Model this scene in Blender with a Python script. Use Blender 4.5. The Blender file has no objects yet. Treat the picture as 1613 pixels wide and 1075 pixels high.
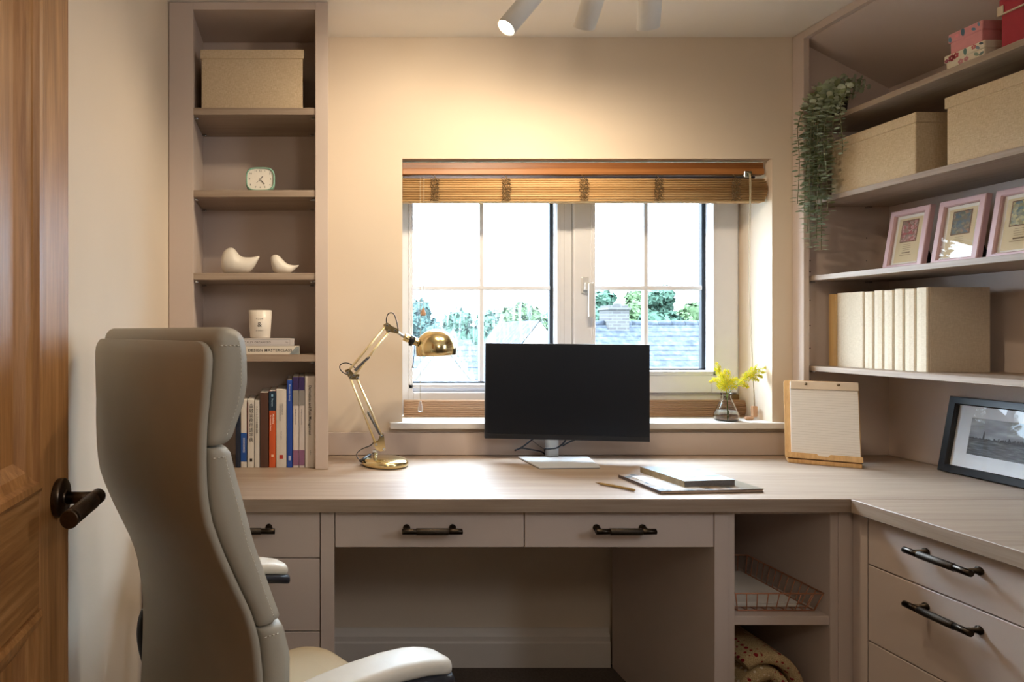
import bpy, bmesh, math, random
from mathutils import Vector, Matrix
C = bpy.context.scene.collection
PI = math.pi
F, CX, CY, H = 1039.0, 475.0, 522.0, 1.19       # focal length in px, principal point, eye height

def P(px, py, Y): return Vector(((px-CX)*Y/F, Y, H-(py-CY)*Y/F))

# ------------------------------------------------------------------ materials
def lin(h):
    if isinstance(h, (tuple, list)): return tuple(h[:3]) + (1,)
    h = h.lstrip('#'); out = []
    for i in (0, 2, 4):
        c = int(h[i:i+2], 16)/255
        out.append(c/12.92 if c <= .04045 else ((c+.055)/1.055)**2.4)
    return tuple(out) + (1,)

class NT:
    def __init__(s, name):
        s.m = bpy.data.materials.new(name); s.m.use_nodes = True
        s.t = s.m.node_tree; s.t.nodes.clear()
        s.out = s.n('ShaderNodeOutputMaterial'); s.b = s.n('ShaderNodeBsdfPrincipled')
        s.l(s.b.outputs[0], s.out.inputs[0])
    def n(s, k, **kw):
        nd = s.t.nodes.new(k)
        for a, v in kw.items(): setattr(nd, a, v)
        return nd
    def l(s, a, b): s.t.links.new(a, b)
    def coord(s, scale=(1, 1, 1), rot=(0, 0, 0), kind='Object'):
        c = s.n('ShaderNodeTexCoord'); mp = s.n('ShaderNodeMapping')
        mp.inputs['Scale'].default_value = scale; mp.inputs['Rotation'].default_value = rot
        s.l(c.outputs[kind], mp.inputs[0]); return mp.outputs[0]
    def noise(s, v, scale, detail=3, rough=.5, dist=0):
        n = s.n('ShaderNodeTexNoise'); n.inputs['Scale'].default_value = scale
        n.inputs['Detail'].default_value = detail; n.inputs['Roughness'].default_value = rough
        n.inputs['Distortion'].default_value = dist
        s.l(v, n.inputs['Vector']); return n.outputs['Fac']
    def ramp(s, f, stops):
        r = s.n('ShaderNodeValToRGB'); e = r.color_ramp.elements
        while len(e) < len(stops): e.new(.5)
        for i, (p, c) in enumerate(stops): e[i].position = p; e[i].color = lin(c)
        s.l(f, r.inputs[0]); return r.outputs[0]
    def bump(s, f, strength=.2, dist=.002):
        b = s.n('ShaderNodeBump'); b.inputs['Strength'].default_value = strength
        b.inputs['Distance'].default_value = dist
        s.l(f, b.inputs['Height']); s.l(b.outputs[0], s.b.inputs['Normal'])
    def set(s, **kw):
        for k, v in kw.items():
            s.b.inputs[k.replace('_', ' ')].default_value = v

MATS = {}
def mat(name, col, rough=.6, metal=0, var=.06, scale=30, bump=0, bscale=200, spec=.5, coat=0, trans=0, ior=1.45, emit=None, estr=0):
    if name in MATS: return MATS[name]
    t = NT(name); v = t.coord()
    c = lin(col)
    if var > 0:
        d = tuple(max(0, x*(1-var)) for x in c[:3]); u = tuple(min(1, x*(1+var)) for x in c[:3])
        t.l(t.ramp(t.noise(v, scale), [(.3, d), (.7, u)]), t.b.inputs['Base Color'])
    else: t.b.inputs['Base Color'].default_value = c
    t.set(Roughness=rough, Metallic=metal, IOR=ior)
    t.b.inputs['Specular IOR Level'].default_value = spec
    t.b.inputs['Coat Weight'].default_value = coat
    t.b.inputs['Transmission Weight'].default_value = trans
    if emit:
        t.b.inputs['Emission Color'].default_value = lin(emit); t.b.inputs['Emission Strength'].default_value = estr
    if bump: t.bump(t.noise(v, bscale, 4, .6), bump)
    MATS[name] = t.m; return t.m

def wood(name, c1, c2, axis, rough=.45, sc=14, stretch=.05, bump=.12, c3=None, rings=0):
    if name in MATS: return MATS[name]
    t = NT(name); s = [1, 1, 1]; s[axis] = stretch
    v = t.coord(tuple(s))
    fine = t.noise(v, sc*9, 5, .65); broad = t.noise(v, sc, 4, .6, 1.2)
    mx = t.n('ShaderNodeMath', operation='MULTIPLY_ADD'); t.l(broad, mx.inputs[0]); mx.inputs[1].default_value = .55
    m2 = t.n('ShaderNodeMath', operation='MULTIPLY'); t.l(fine, m2.inputs[0]); m2.inputs[1].default_value = .45
    t.l(m2.outputs[0], mx.inputs[2])
    st = [(.34, c1), (.66, c2)] if not c3 else [(.36, c1), (.5, c3), (.64, c2)]
    t.l(t.ramp(mx.outputs[0], st), t.b.inputs['Base Color'])
    t.set(Roughness=rough); t.bump(fine, bump, .001)
    MATS[name] = t.m; return t.m

def weave(name, c1, c2, sc=900, rough=.9):
    if name in MATS: return MATS[name]
    t = NT(name)
    a = t.noise(t.coord((1, 1, .12)), sc*.5, 2); b = t.noise(t.coord((.12, .12, 1)), sc*.5, 2)
    ad = t.n('ShaderNodeMath', operation='ADD'); t.l(a, ad.inputs[0]); t.l(b, ad.inputs[1])
    hf = t.n('ShaderNodeMath', operation='MULTIPLY'); t.l(ad.outputs[0], hf.inputs[0]); hf.inputs[1].default_value = .5
    t.l(t.ramp(hf.outputs[0], [(.30, c1), (.70, c2)]), t.b.inputs['Base Color'])
    t.set(Roughness=rough); t.bump(hf.outputs[0], .25, .0006)
    MATS[name] = t.m; return t.m

# ------------------------------------------------------------------ mesh builder
class MB:
    def __init__(s): s.bm = bmesh.new(); s.mi = 0; s.mats = []
    def use(s, m):
        if m not in s.mats: s.mats.append(m)
        s.mi = s.mats.index(m); return s
    def _paint(s, fs, smooth=False):
        for f in fs: f.material_index = s.mi; f.smooth = smooth
    def box(s, lo, hi, bev=0, seg=1, M=None):
        lo = Vector(lo); hi = Vector(hi)
        r = bmesh.ops.create_cube(s.bm, size=1)
        vs = r['verts']; c = (lo+hi)/2; d = hi-lo
        for v in vs: v.co = Vector((v.co.x*d.x+c.x, v.co.y*d.y+c.y, v.co.z*d.z+c.z))
        fs = list({f for v in vs for f in v.link_faces})
        s._paint(fs)
        if bev:
            es = list({e for v in vs for e in v.link_edges})
            r2 = bmesh.ops.bevel(s.bm, geom=es, offset=bev, segments=seg, profile=.5, affect='EDGES')
            fs = list({f for v in r2['verts'] for f in v.link_faces} | {f for f in fs if f.is_valid})
            s._paint(fs, False); vs = list({v for f in fs for v in f.verts})
        if M is not None:
            for v in vs: v.co = M @ v.co
        return s
    def prism(s, pts, d0, d1, axis, smooth=False):
        """pts: 2D outline, extruded along axis from d0 to d1. axis 0: (y,z), 1: (x,z), 2: (x,y)"""
        def mk(p, d):
            return ((d, p[0], p[1]), (p[0], d, p[1]), (p[0], p[1], d))[axis]
        a = [s.bm.verts.new(mk(p, d0)) for p in pts]; b = [s.bm.verts.new(mk(p, d1)) for p in pts]
        n = len(pts); fs = [s.bm.faces.new(a), s.bm.faces.new(b[::-1])]; s._paint(fs)
        sd = [s.bm.faces.new((a[i], b[i], b[(i+1) % n], a[(i+1) % n])) for i in range(n)]; s._paint(sd, smooth)
        return s
    def loft(s, loops, close=True, caps=True, smooth=True):
        R = [[s.bm.verts.new(p) for p in lp] for lp in loops]; n = len(R[0]); fs = []
        for a, b in zip(R, R[1:]):
            for i in range(n if close else n-1):
                j = (i+1) % n; fs.append(s.bm.faces.new((a[i], a[j], b[j], b[i])))
        s._paint(fs, smooth)
        if caps:
            cf = [s.bm.faces.new(R[0][::-1]), s.bm.faces.new(R[-1])]; s._paint(cf, False)
        return s
    def tube(s, pts, r, n=8, caps=True, smooth=True, close=False):
        pts = [Vector(p) for p in pts]; loops = []; up = None; N = len(pts)
        for i, p in enumerate(pts):
            if close: t = pts[(i+1) % N]-pts[i-1]
            else: t = (pts[min(i+1, N-1)]-pts[max(i-1, 0)])
            t.normalize()
            if up is None:
                up = Vector((0, 0, 1)) if abs(t.z) < .9 else Vector((1, 0, 0))
            a = t.cross(up); a.normalize(); up = a.cross(t); up.normalize()
            rr = r[i] if isinstance(r, (list, tuple)) else r
            loops.append([p + a*(math.cos(2*PI*k/n)*rr) + up*(math.sin(2*PI*k/n)*rr) for k in range(n)])
        if close: loops.append(loops[0])
        return s.loft(loops, True, caps and not close, smooth)
    def cyl(s, a, b, r, n=16, r2=None): return s.tube([a, b], [r, r if r2 is None else r2], n)
    def capcyl(s, a, b, r, n=16, ch=.001):
        """cylinder with chamfered ends"""
        a = Vector(a); b = Vector(b); d = (b-a).normalized()
        return s.tube([a, a+d*ch, b-d*ch, b], [r-ch, r, r, r-ch], n)
    def lathe(s, prof, c=(0, 0, 0), n=24, M=None, caps=True):
        """prof: (r,z) list"""
        c = Vector(c); loops = []
        for r, z in prof:
            lp = [Vector((r*math.cos(2*PI*k/n), r*math.sin(2*PI*k/n), z)) for k in range(n)]
            lp = [(M @ p if M is not None else p)+c for p in lp]; loops.append(lp)
        return s.loft(loops, True, caps)
    def quad(s, a, b, c, d, smooth=False):
        f = s.bm.faces.new([s.bm.verts.new(p) for p in (a, b, c, d)]); s._paint([f], smooth); return s
    def poly(s, pts):
        f = s.bm.faces.new([s.bm.verts.new(p) for p in pts]); s._paint([f]); return s
    def addmesh(s, me, M):
        n0 = len(s.bm.verts); f0 = len(s.bm.faces)
        s.bm.from_mesh(me); s.bm.verts.ensure_lookup_table(); s.bm.faces.ensure_lookup_table()
        for i in range(n0, len(s.bm.verts)): s.bm.verts[i].co = M @ s.bm.verts[i].co
        for i in range(f0, len(s.bm.faces)): s.bm.faces[i].material_index = s.mi
        return s

OFF = {}
def obj(name, mb, m=None, parent=None, world=True, sub=0):
    """link one mesh object; vertices are given in room coordinates unless world=False"""
    if m is not None and not mb.mats: mb.mats = [m]
    bm = mb.bm
    bmesh.ops.recalc_face_normals(bm, faces=bm.faces)
    me = bpy.data.meshes.new(name)
    o = bpy.data.objects.new(name, me)
    if parent is not None:
        off = OFF[parent.name]; OFF[o.name] = off; o.parent = parent
        if world and off.length: bmesh.ops.translate(bm, verts=bm.verts, vec=-off)
    elif world:
        xs = [v.co for v in bm.verts]
        lo = Vector([min(c[i] for c in xs) for i in range(3)]); hi = Vector([max(c[i] for c in xs) for i in range(3)])
        off = Vector(((lo.x+hi.x)/2, (lo.y+hi.y)/2, lo.z)); OFF[o.name] = off
        bmesh.ops.translate(bm, verts=bm.verts, vec=-off); o.location = off
    else: OFF[o.name] = Vector((0, 0, 0))
    bm.to_mesh(me); bm.free()
    for mm in mb.mats: me.materials.append(mm)
    if sub:
        md = o.modifiers.new('Subdivision', 'SUBSURF'); md.levels = sub; md.render_levels = sub
    C.objects.link(o); return o

def tag(o, label, cat, group=None):
    o['label'] = label; o['category'] = cat
    if group: o['group'] = group
    return o
def thing(name, label, cat, loc=(0, 0, 0), rz=0, group=None):
    o = bpy.data.objects.new(name, None); o.empty_display_size = .05; C.objects.link(o)
    o.location = loc; o.rotation_euler = (0, 0, rz); OFF[o.name] = Vector(loc)
    return tag(o, label, cat, group)
def struct(name, mb, m=None, parent=None):
    o = obj(name, mb, m, parent)
    if parent is None: o['kind'] = 'structure'
    return o
def dup(root, loc, rz=None, label=None, group=None):
    r = root.copy(); C.objects.link(r); r.location = loc
    if rz is not None: r.rotation_euler = (0, 0, rz)
    if label: r['label'] = label
    if group: r['group'] = group
    for ch in list(root.children):
        c = ch.copy(); C.objects.link(c); c.parent = r
        for g in ch.children:
            d = g.copy(); C.objects.link(d); d.parent = c
    return r

_txt = {}
def text_mesh(s, size=1, align='CENTER', space=1.0, bold=0):
    k = (s, size, align, space, bold)
    if k in _txt: return _txt[k]
    cu = bpy.data.curves.new('writing', 'FONT'); cu.body = s; cu.size = size
    cu.align_x = align; cu.align_y = 'CENTER'; cu.space_character = space; cu.resolution_u = 2; cu.offset = bold*size
    o = bpy.data.objects.new('writing', cu); C.objects.link(o)
    dg = bpy.context.evaluated_depsgraph_get(); dg.update()
    me = bpy.data.meshes.new_from_object(o.evaluated_get(dg))
    bpy.data.objects.remove(o); bpy.data.curves.remove(cu)
    _txt[k] = me; return me
def basis(xd, yd, o):
    """matrix taking text-plane x,y to room directions xd, yd at origin o"""
    x = Vector(xd).normalized(); y = Vector(yd).normalized(); z = x.cross(y)
    M = Matrix((x, y, z)).transposed().to_4x4(); M.translation = Vector(o); return M

def rrect(hx, hy, r, n=4, cx=0, cy=0):
    pts = []
    for k, (sx, sy) in enumerate(((1, 1), (-1, 1), (-1, -1), (1, -1))):
        for i in range(n+1):
            a = PI/2*k + PI/2*i/n
            pts.append((cx+sx*(hx-r)+r*math.cos(a), cy+sy*(hy-r)+r*math.sin(a)))
    return pts
def interp(tab, z):
    if z <= tab[0][0]: return tab[0][1]
    for (a, va), (b, vb) in zip(tab, tab[1:]):
        if z <= b:
            t = (z-a)/(b-a); return va+(vb-va)*t
    return tab[-1][1]
def spline(pts, n=8):
    pts = [Vector(p) for p in pts]; out = []
    for i in range(len(pts)-1):
        p0 = pts[max(i-1, 0)]; p1 = pts[i]; p2 = pts[i+1]; p3 = pts[min(i+2, len(pts)-1)]
        for k in range(n):
            t = k/n
            out.append(.5*((2*p1)+(p2-p0)*t+(2*p0-5*p1+4*p2-p3)*t*t+(3*p1-p0-3*p2+p3)*t**3))
    out.append(pts[-1]); return out

# ------------------------------------------------------------------ palette
M_WALL = mat('wall_paint', 'decfbb', .85, var=.02, scale=3, bump=.03, bscale=300)
M_CEIL = mat('ceiling_paint', 'f0ece4', .9, var=.02, scale=3)
M_CAB = mat('cabinet_paint', 'c9b9ae', .5, var=.015, scale=4)
M_GAP = mat('shadow_gap', '1c1714', .9, var=0)
M_OAKX = wood('laminate_oak_along', '8a7563', 'aa9886', 0, .46, 16, .035, .1)
M_OAKY = wood('laminate_oak_deep', '8a7563', 'aa9886', 1, .46, 16, .035, .1)
M_DOORV = wood('door_oak_upright', '87592f', 'c18f5c', 2, .42, 16, .05, .3, 'a57443')
M_DOORH = wood('door_oak_level', '84562d', 'bd8b58', 1, .42, 16, .05, .3, 'a0703f')
M_CARPET = mat('carpet', '5c5046', 1, var=.2, scale=120, bump=.6, bscale=500)
M_WHITE = mat('white_gloss', 'e9e6e0', .35, var=.01)
M_BRONZE2 = mat('bronze_bar', '352d25', .3, 1, var=.15, scale=200)
M_UPVC = mat('white_frame_plastic', 'e4e5ea', .35, var=.01)
M_GASKET = mat('black_gasket', '10151c', .5, var=0)
M_BRONZE = mat('dark_bronze', '54473b', .32, 1, var=.15, scale=200)
M_LINEN = weave('linen_cloth', 'b59d7c', 'dac7a9', 1500)
M_LINEN2 = weave('pale_linen_cloth', 'c2b299', 'd9ccb6', 1500)
M_BRASS = mat('polished_brass', 'e4d09c', .17, 1, var=.03)
M_BRASS2 = mat('pale_brass_rod', 'f0e2b8', .34, 1, var=.02)
M_CHROME = mat('chrome', 'c8ccd0', .12, 1, var=0)
M_BLACK = mat('black_plastic', '15161a', .4, var=0)
M_LEATHER = mat('grey_cream_leather', 'a8a192', .5, var=.04, scale=8, bump=.06, bscale=350)
M_INK = mat('black_ink', '1b1917', .7, var=0)
M_PAPER = mat('white_paper', 'eae6df', .8, var=.02)
# ================================================================== setting
LW, BW, RW, CZ = -.424, 2.355, 2.105, 2.24      # left wall x, back wall y, right wall x, ceiling z
FW = -1.1
struct('floor', MB().box((LW-.12, FW-.12, -.1), (RW+.12, BW, 0)), M_CARPET)
struct('ceiling', MB().box((LW-.12, FW-.12, CZ), (RW+.12, BW+.3, CZ+.1)), M_CEIL)
struct('wall_left', MB().box((LW-.12, FW-.12, 0), (LW, BW+.3, CZ)), M_WALL)
struct('wall_right', MB().box((RW, FW-.12, 0), (RW+.12, BW+.3, CZ)), M_WALL)
struct('wall_front', MB().box((LW, FW-.12, 0), (RW, FW, CZ)), mat('unlit_landing_tone', '6a5f54', .9, var=.02))  # gloom of the unlit landing put into this unseen wall's colour
WX0, WX1, WZ0, WZ1 = .360, 1.680, .843, 1.807   # window opening
b = MB()
b.box((LW, BW, 0), (WX0, BW+.3, CZ)).box((WX1, BW, 0), (RW, BW+.3, CZ))
b.box((WX0, BW, 0), (WX1, BW+.3, WZ0)).box((WX0, BW, WZ1), (WX1, BW+.3, CZ))
struct('wall_back', b, M_WALL)
M_BASE = mat('skirting_paint', 'dcd3c8', .5, var=.01)
sk = [(2.353, 0), (2.330, 0), (2.330, .085), (2.334, .092), (2.334, .108), (2.342, .118), (2.347, .133), (2.353, .133)]
struct('baseboard_back', MB().prism(sk, .092, 1.092, 0), M_BASE)
struct('trim_1', MB().box((.313, 2.325, WZ0+.001), (1.715, 2.527, .866), .003, 2), M_WHITE)     # window board
struct('trim_2', MB().box((.088, 2.335, .751), (1.749, 2.353, .831), .001), M_CAB)              # upstand behind the desk

# ------------------------------------------------------------------ window
WY = 2.53
def wx(p): return (p-CX)/411.0
def wz(p): return H-(p-CY)/411.0
b = MB()
x0, x1, zb, zt = WX0+.001, WX1-.001, .868, WZ1-.001
XL0, XL1, XR0, XR1 = wx(651), wx(876), wx(902), wx(1160)
b.box((x0, WY, zb), (XL0, WY+.07, zt), .003); b.box((XL1, WY, zb), (XR0, WY+.07, zt), .003)
b.box((XR1, WY, zb), (x1, WY+.07, zt), .003)
b.box((XL0, WY, zb), (XL1, WY+.07, wz(618)), .003); b.box((XL0, WY+.012, wz(618)), (XL1, WY+.06, wz(605)), .003)
b.box((XR0, WY, zb), (XR1, WY+.07, wz(619)), .003)
b.box((XL0, WY, 1.73), (XL1, WY+.07, zt)); b.box((XR0, WY, 1.76), (XR1, WY+.07, zt))
win = struct('window_1', b, M_UPVC)
s = MB()       # opening casement on the right, standing a little proud
sx0, sx1, sz0, sz1 = wx(902), wx(1160), wz(619), 1.76
gx0, gx1, gz0, gz1 = wx(936), wx(1119), wz(584), 1.71
s.box((sx0, WY-.012, sz0), (gx0, WY+.05, sz1), .004, 2); s.box((gx1, WY-.012, sz0), (sx1, WY+.05, sz1), .004, 2)
s.box((gx0, WY-.012, sz0), (gx1, WY+.05, gz0), .004, 2); s.box((gx0, WY-.012, gz1), (gx1, WY+.05, sz1), .004, 2)
sash = obj('casement', s, M_UPVC, win)
bd = MB()      # glazing beads, a fine step round each pane
for (a0, a1, c0, c1, yy) in ((XL0, XL1, wz(605), 1.73, WY), (gx0, gx1, gz0, gz1, WY-.012)):
    for w_, dy in ((.0165, -.0035), (.009, -.006)):
        bd.box((a0-w_, yy+dy, c0-w_), (a0-.002, yy+.004, c1), .0012).box((a1+.002, yy+dy, c0-w_), (a1+w_, yy+.004, c1), .0012).box((a0-w_, yy+dy, c0-w_), (a1+w_, yy+.004, c0-.002), .0012)
obj('glazing_bead', bd, M_UPVC, win)
obj('frame_seam', MB().box((wx(901)-.0008, WY-.0006, .93), (wx(901)+.0008, WY+.002, 1.74)).box((wx(889)-.0005, WY-.0004, .93), (wx(889)+.0005, WY+.002, 1.74)).box((wx(643)-.0005, WY-.0004, .93), (wx(643)+.0005, WY+.002, 1.74)), mat('seam_grey', '8d8a86', .6, var=0), win)
# black spacer rails round the glass
g = MB(); y0, y1 = WY+.03, WY+.048
def ring(a0, a1, c0, c1, wl, wr, wb, wt):
    g.box((a0, y0, c0), (a0+wl, y1, c1)).box((a1-wr, y0, c0), (a1, y1, c1)).box((a0, y0, c0), (a1, y1, c0+wb)).box((a0, y0, c1-wt), (a1, y1, c1))
ring(XL0, XL1, wz(605), 1.73, .003, .013, .007, .006); ring(gx0, gx1, gz0, gz1, .003, .014, .007, .006)
obj('glazing_gasket', g, M_GASKET, win)
for (a0, a1, c0, c1, vx) in ((XL0+.003, XL1-.012, wz(602), 1.72, wx(762)), (gx0+.003, gx1-.013, wz(581), 1.70, wx(1024))):
    bb = MB(); hz = wz(453)
    bb.box((vx-.0085, WY+.028, c0), (vx+.0085, WY+.046, c1), .002); bb.box((a0, WY+.027, hz-.0085), (a1, WY+.045, hz+.0085), .002)
    obj('glazing_bar', bb, M_UPVC, win)
def glass_mat(name, wet):
    t = NT(name); t.t.nodes.remove(t.b)
    tr = t.n('ShaderNodeBsdfTransparent'); gl = t.n('ShaderNodeBsdfGlossy'); gl.inputs['Roughness'].default_value = .02
    fr = t.n('ShaderNodeFresnel'); fr.inputs[0].default_value = 1.35
    ge = t.n('ShaderNodeNewGeometry'); ff = t.n('ShaderNodeMath', operation='SUBTRACT'); ff.inputs[0].default_value = 1; t.l(ge.outputs['Backfacing'], ff.inputs[1])
    fm = t.n('ShaderNodeMath', operation='MULTIPLY'); t.l(fr.outputs[0], fm.inputs[0]); t.l(ff.outputs[0], fm.inputs[1])      # reflect on the outer faces only
    mx = t.n('ShaderNodeMixShader'); t.l(fm.outputs[0], mx.inputs[0]); t.l(tr.outputs[0], mx.inputs[1]); t.l(gl.outputs[0], mx.inputs[2])
    last = mx
    if wet:       # mist and droplets running down the pane
        v = t.coord((1, 1, 1)); vs = t.coord((1, 1, .16))
        vo = t.n('ShaderNodeTexVoronoi'); vo.inputs['Scale'].default_value = 130; t.l(v, vo.inputs['Vector'])
        dr = t.ramp(vo.outputs['Distance'], [(.16, 'ffffff'), (.30, '000000')])
        st = t.ramp(t.noise(vs, 75, 2), [(.52, '000000'), (.62, 'ffffff')])
        ms = t.ramp(t.noise(t.coord((1, 1, .5)), 6, 3), [(.40, '000000'), (.62, 'ffffff')])
        a = t.n('ShaderNodeMath', operation='MAXIMUM'); t.l(dr, a.inputs[0]); t.l(st, a.inputs[1])
        m = t.n('ShaderNodeMath', operation='MULTIPLY'); t.l(a.outputs[0], m.inputs[0]); t.l(ms, m.inputs[1])
        m2 = t.n('ShaderNodeMath', operation='MULTIPLY_ADD'); t.l(m.outputs[0], m2.inputs[0]); m2.inputs[1].default_value = .06; m2.inputs[2].default_value = .004
        df = t.n('ShaderNodeBsdfTranslucent'); df.inputs[0].default_value = (.95, .98, 1, 1)
        mw = t.n('ShaderNodeMixShader'); t.l(m2.outputs[0], mw.inputs[0]); t.l(mx.outputs[0], mw.inputs[1]); t.l(df.outputs[0], mw.inputs[2]); last = mw
    t.l(last.outputs[0], t.out.inputs[0]); return t.m
obj('pane', MB().box((XL0, WY+.036, wz(605)), (XL1, WY+.039, 1.73)), glass_mat('wet_window_glass', True), win)
obj('pane', MB().box((gx0, WY+.036, gz0), (gx1, WY+.039, gz1)), glass_mat('clear_window_glass', False), win)
M_SIL = mat('brushed_silver', 'd6d4d0', .35, .4, var=.03)
h = MB(); hx = wx(919)
h.box((hx-.014, WY-.020, wz(463)), (hx+.014, WY-.012, wz(437)), .003, 2)
h.box((hx-.010, WY-.042, wz(458)), (hx+.010, WY-.018, wz(446)), .003, 2)
h.box((hx-.001, WY-.052, wz(501)), (hx+.019, WY-.040, wz(447)), .004, 2)
obj('window_handle', h, M_SIL, win)
h = MB()
h.box((wx(1148), WY-.020, wz(633)), (wx(1160), WY-.002, wz(621)), .002).box((wx(1134), WY-.018, wz(628)), (wx(1152), WY-.006, wz(624)), .001)
h.cyl((wx(1141), WY-.028, wz(629)), (wx(1141), WY-.005, wz(629)), .005, 10)
obj('casement_stay', h, mat('aged_brass', '6d5738', .4, .8, var=.1), win)

# ------------------------------------------------------------------ world outside
def roof_mat():
    t = NT('grey_roof_tiles'); v = t.coord((1, 1, 1))
    t.l(t.ramp(t.noise(v, 7, 4, .7), [(.3, '20242c'), (.5, '2d3137'), (.72, '3e444a')]), t.b.inputs['Base Color'])
    t.set(Roughness=.95); t.b.inputs['Specular IOR Level'].default_value = .1
    return t.m
M_ROOF = roof_mat()
M_STONE = mat('pale_render', '615b52', .95, var=.07, scale=3, spec=.1)
def brick_mat():
    t = NT('weathered_brick'); v = t.coord((1, 1, 1), (PI/2, 0, 0))
    br = t.n('ShaderNodeTexBrick'); br.inputs['Scale'].default_value = 1; br.inputs['Brick Width'].default_value = .2; br.inputs['Row Height'].default_value = .066
    br.inputs['Mortar Size'].default_value = .01
    br.inputs['Color1'].default_value = lin('2d2b2b'); br.inputs['Color2'].default_value = lin('383733'); br.inputs['Mortar'].default_value = lin('40403e')
    t.l(v, br.inputs['Vector']); t.l(br.outputs[0], t.b.inputs['Base Color']); t.set(Roughness=.95); return t.m
def tiled_roof(mb, x0, x1, yr, zr, ye, ze, rows, T=.013):
    """courses of lapped tiles from ridge (yr,zr) down to eave (ye,ze), each course a stepped slab with a toothed lower edge"""
    for k in range(rows):
        a = k/rows; c = (k+1)/rows
        ya, za, yc, zc = yr+(ye-yr)*a, zr+(ze-zr)*a, yr+(ye-yr)*c, zr+(ze-zr)*c
        nx = int((x1-x0)/.25)
        for i in range(nx):
            xa = x0+(x1-x0)*i/nx; xb = x0+(x1-x0)*(i+1)/nx; j = T*(.7+.6*((i*7+k*13) % 5)/5)
            off = .12 if k % 2 else 0
            mb.quad((xa+off, ya, za), (xb+off, ya, za), (xb+off, yc, zc+j), (xa+off, yc, zc+j))
            mb.quad((xa+off, yc, zc+j), (xb+off, yc, zc+j), (xb+off, yc, zc), (xa+off, yc, zc))
# house seen through the right casement: long tiled roof with a brick chimney on the ridge
hs = thing('neighbouring_house', 'grey tiled house roof with brick chimney seen through the right casement', 'house', (10.5, 14, -4))
b = MB(); tiled_roof(b, 5.3, 16.5, 14.0, 1.36, 9.5, -2.4, 40)
b.quad((5.3, 14.0, 1.36), (16.6, 14.0, 1.36), (16.6, 18.5, -2.4), (5.3, 18.5, -2.4))
obj('roof', b, M_ROOF, hs)
b = MB(); b.box((5.5, 9.9, -4), (16.3, 18, -2.3)).prism([(9.8, -2.4), (18.2, -2.4), (14, 1.22)], 5.5, 16.3, 0)
obj('wall', b, M_STONE, hs)
b = MB()
for i in range(40): b.tube([(5.3+i*.28, 14, 1.345), (5.3+i*.28+.29, 14, 1.345)], .07, 8)
obj('ridge_tiles', b, M_ROOF, hs)
b = MB(); cx = P(968, 500, 14.0).x
b.box((cx-.215, 13.8, .9), (cx+.215, 14.25, 1.66)).box((cx-.24, 13.77, 1.64), (cx+.24, 14.28, 1.685)).box((cx-.20, 13.82, 1.685), (cx+.20, 14.23, 1.735))
b.lathe([(.08, 1.69), (.07, 1.76), (.05, 1.77)], (cx+.05, 14.0, .035), 10)
obj('chimney', b, brick_mat(), hs)
ax, az = P(851, 507, 12.8).x, P(851, 507, 12.8).z; hs1 = hs
obj('gable_wall', MB().prism([(ax, az), (ax-.95, az-1.22), (ax-.95, -4), (ax+.95, -4), (ax+.95, az-1.22)], 12.8, 13.0, 1), M_STONE, hs)
b = MB()
for sg in (-1, 1): b.quad((ax, 12.82, az+.03), (ax+sg*1.05, 12.82, az-1.32), (ax+sg*1.05, 15.5, az-1.32), (ax, 15.5, az+.03))
obj('wing_roof', b, M_ROOF, hs)
# gabled house seen through the wet left pane
hs = thing('neighbouring_house', 'pale gabled house with grey slate roof seen through the wet left pane', 'house', (2.4, 12, -4))
b = MB(); tiled_roof(b, -2.2, 3.35, 13.0, 1.02, 9.6, -1.9, 28)
obj('roof', b, M_ROOF, hs)
b = MB(); ax = P(697, 540, 9.2).x; az = P(697, 541, 9.2).z
b.prism([(ax, az), (ax-1.6, az-2.05), (ax-1.6, -4), (ax+1.6, -4), (ax+1.6, az-2.05)], 9.2, 9.6, 1)
b.box((-2, 9.9, -4), (3.3, 13, -1.9))
obj('gable_wall', b, M_STONE, hs)
b = MB()
for sg in (-1, 1): b.tube([(ax, 9.18, az+.02), (ax+sg*1.72, 9.18, az-2.18)], .028, 6)
obj('verge_board', b, mat('white_board', '484a4c', .8, var=0), hs)
g = struct('lawn', MB().box((-30, 4, -4.2), (60, 70, -4.0)), mat('grass', '212b1b', 1, var=.2, scale=2))

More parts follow.
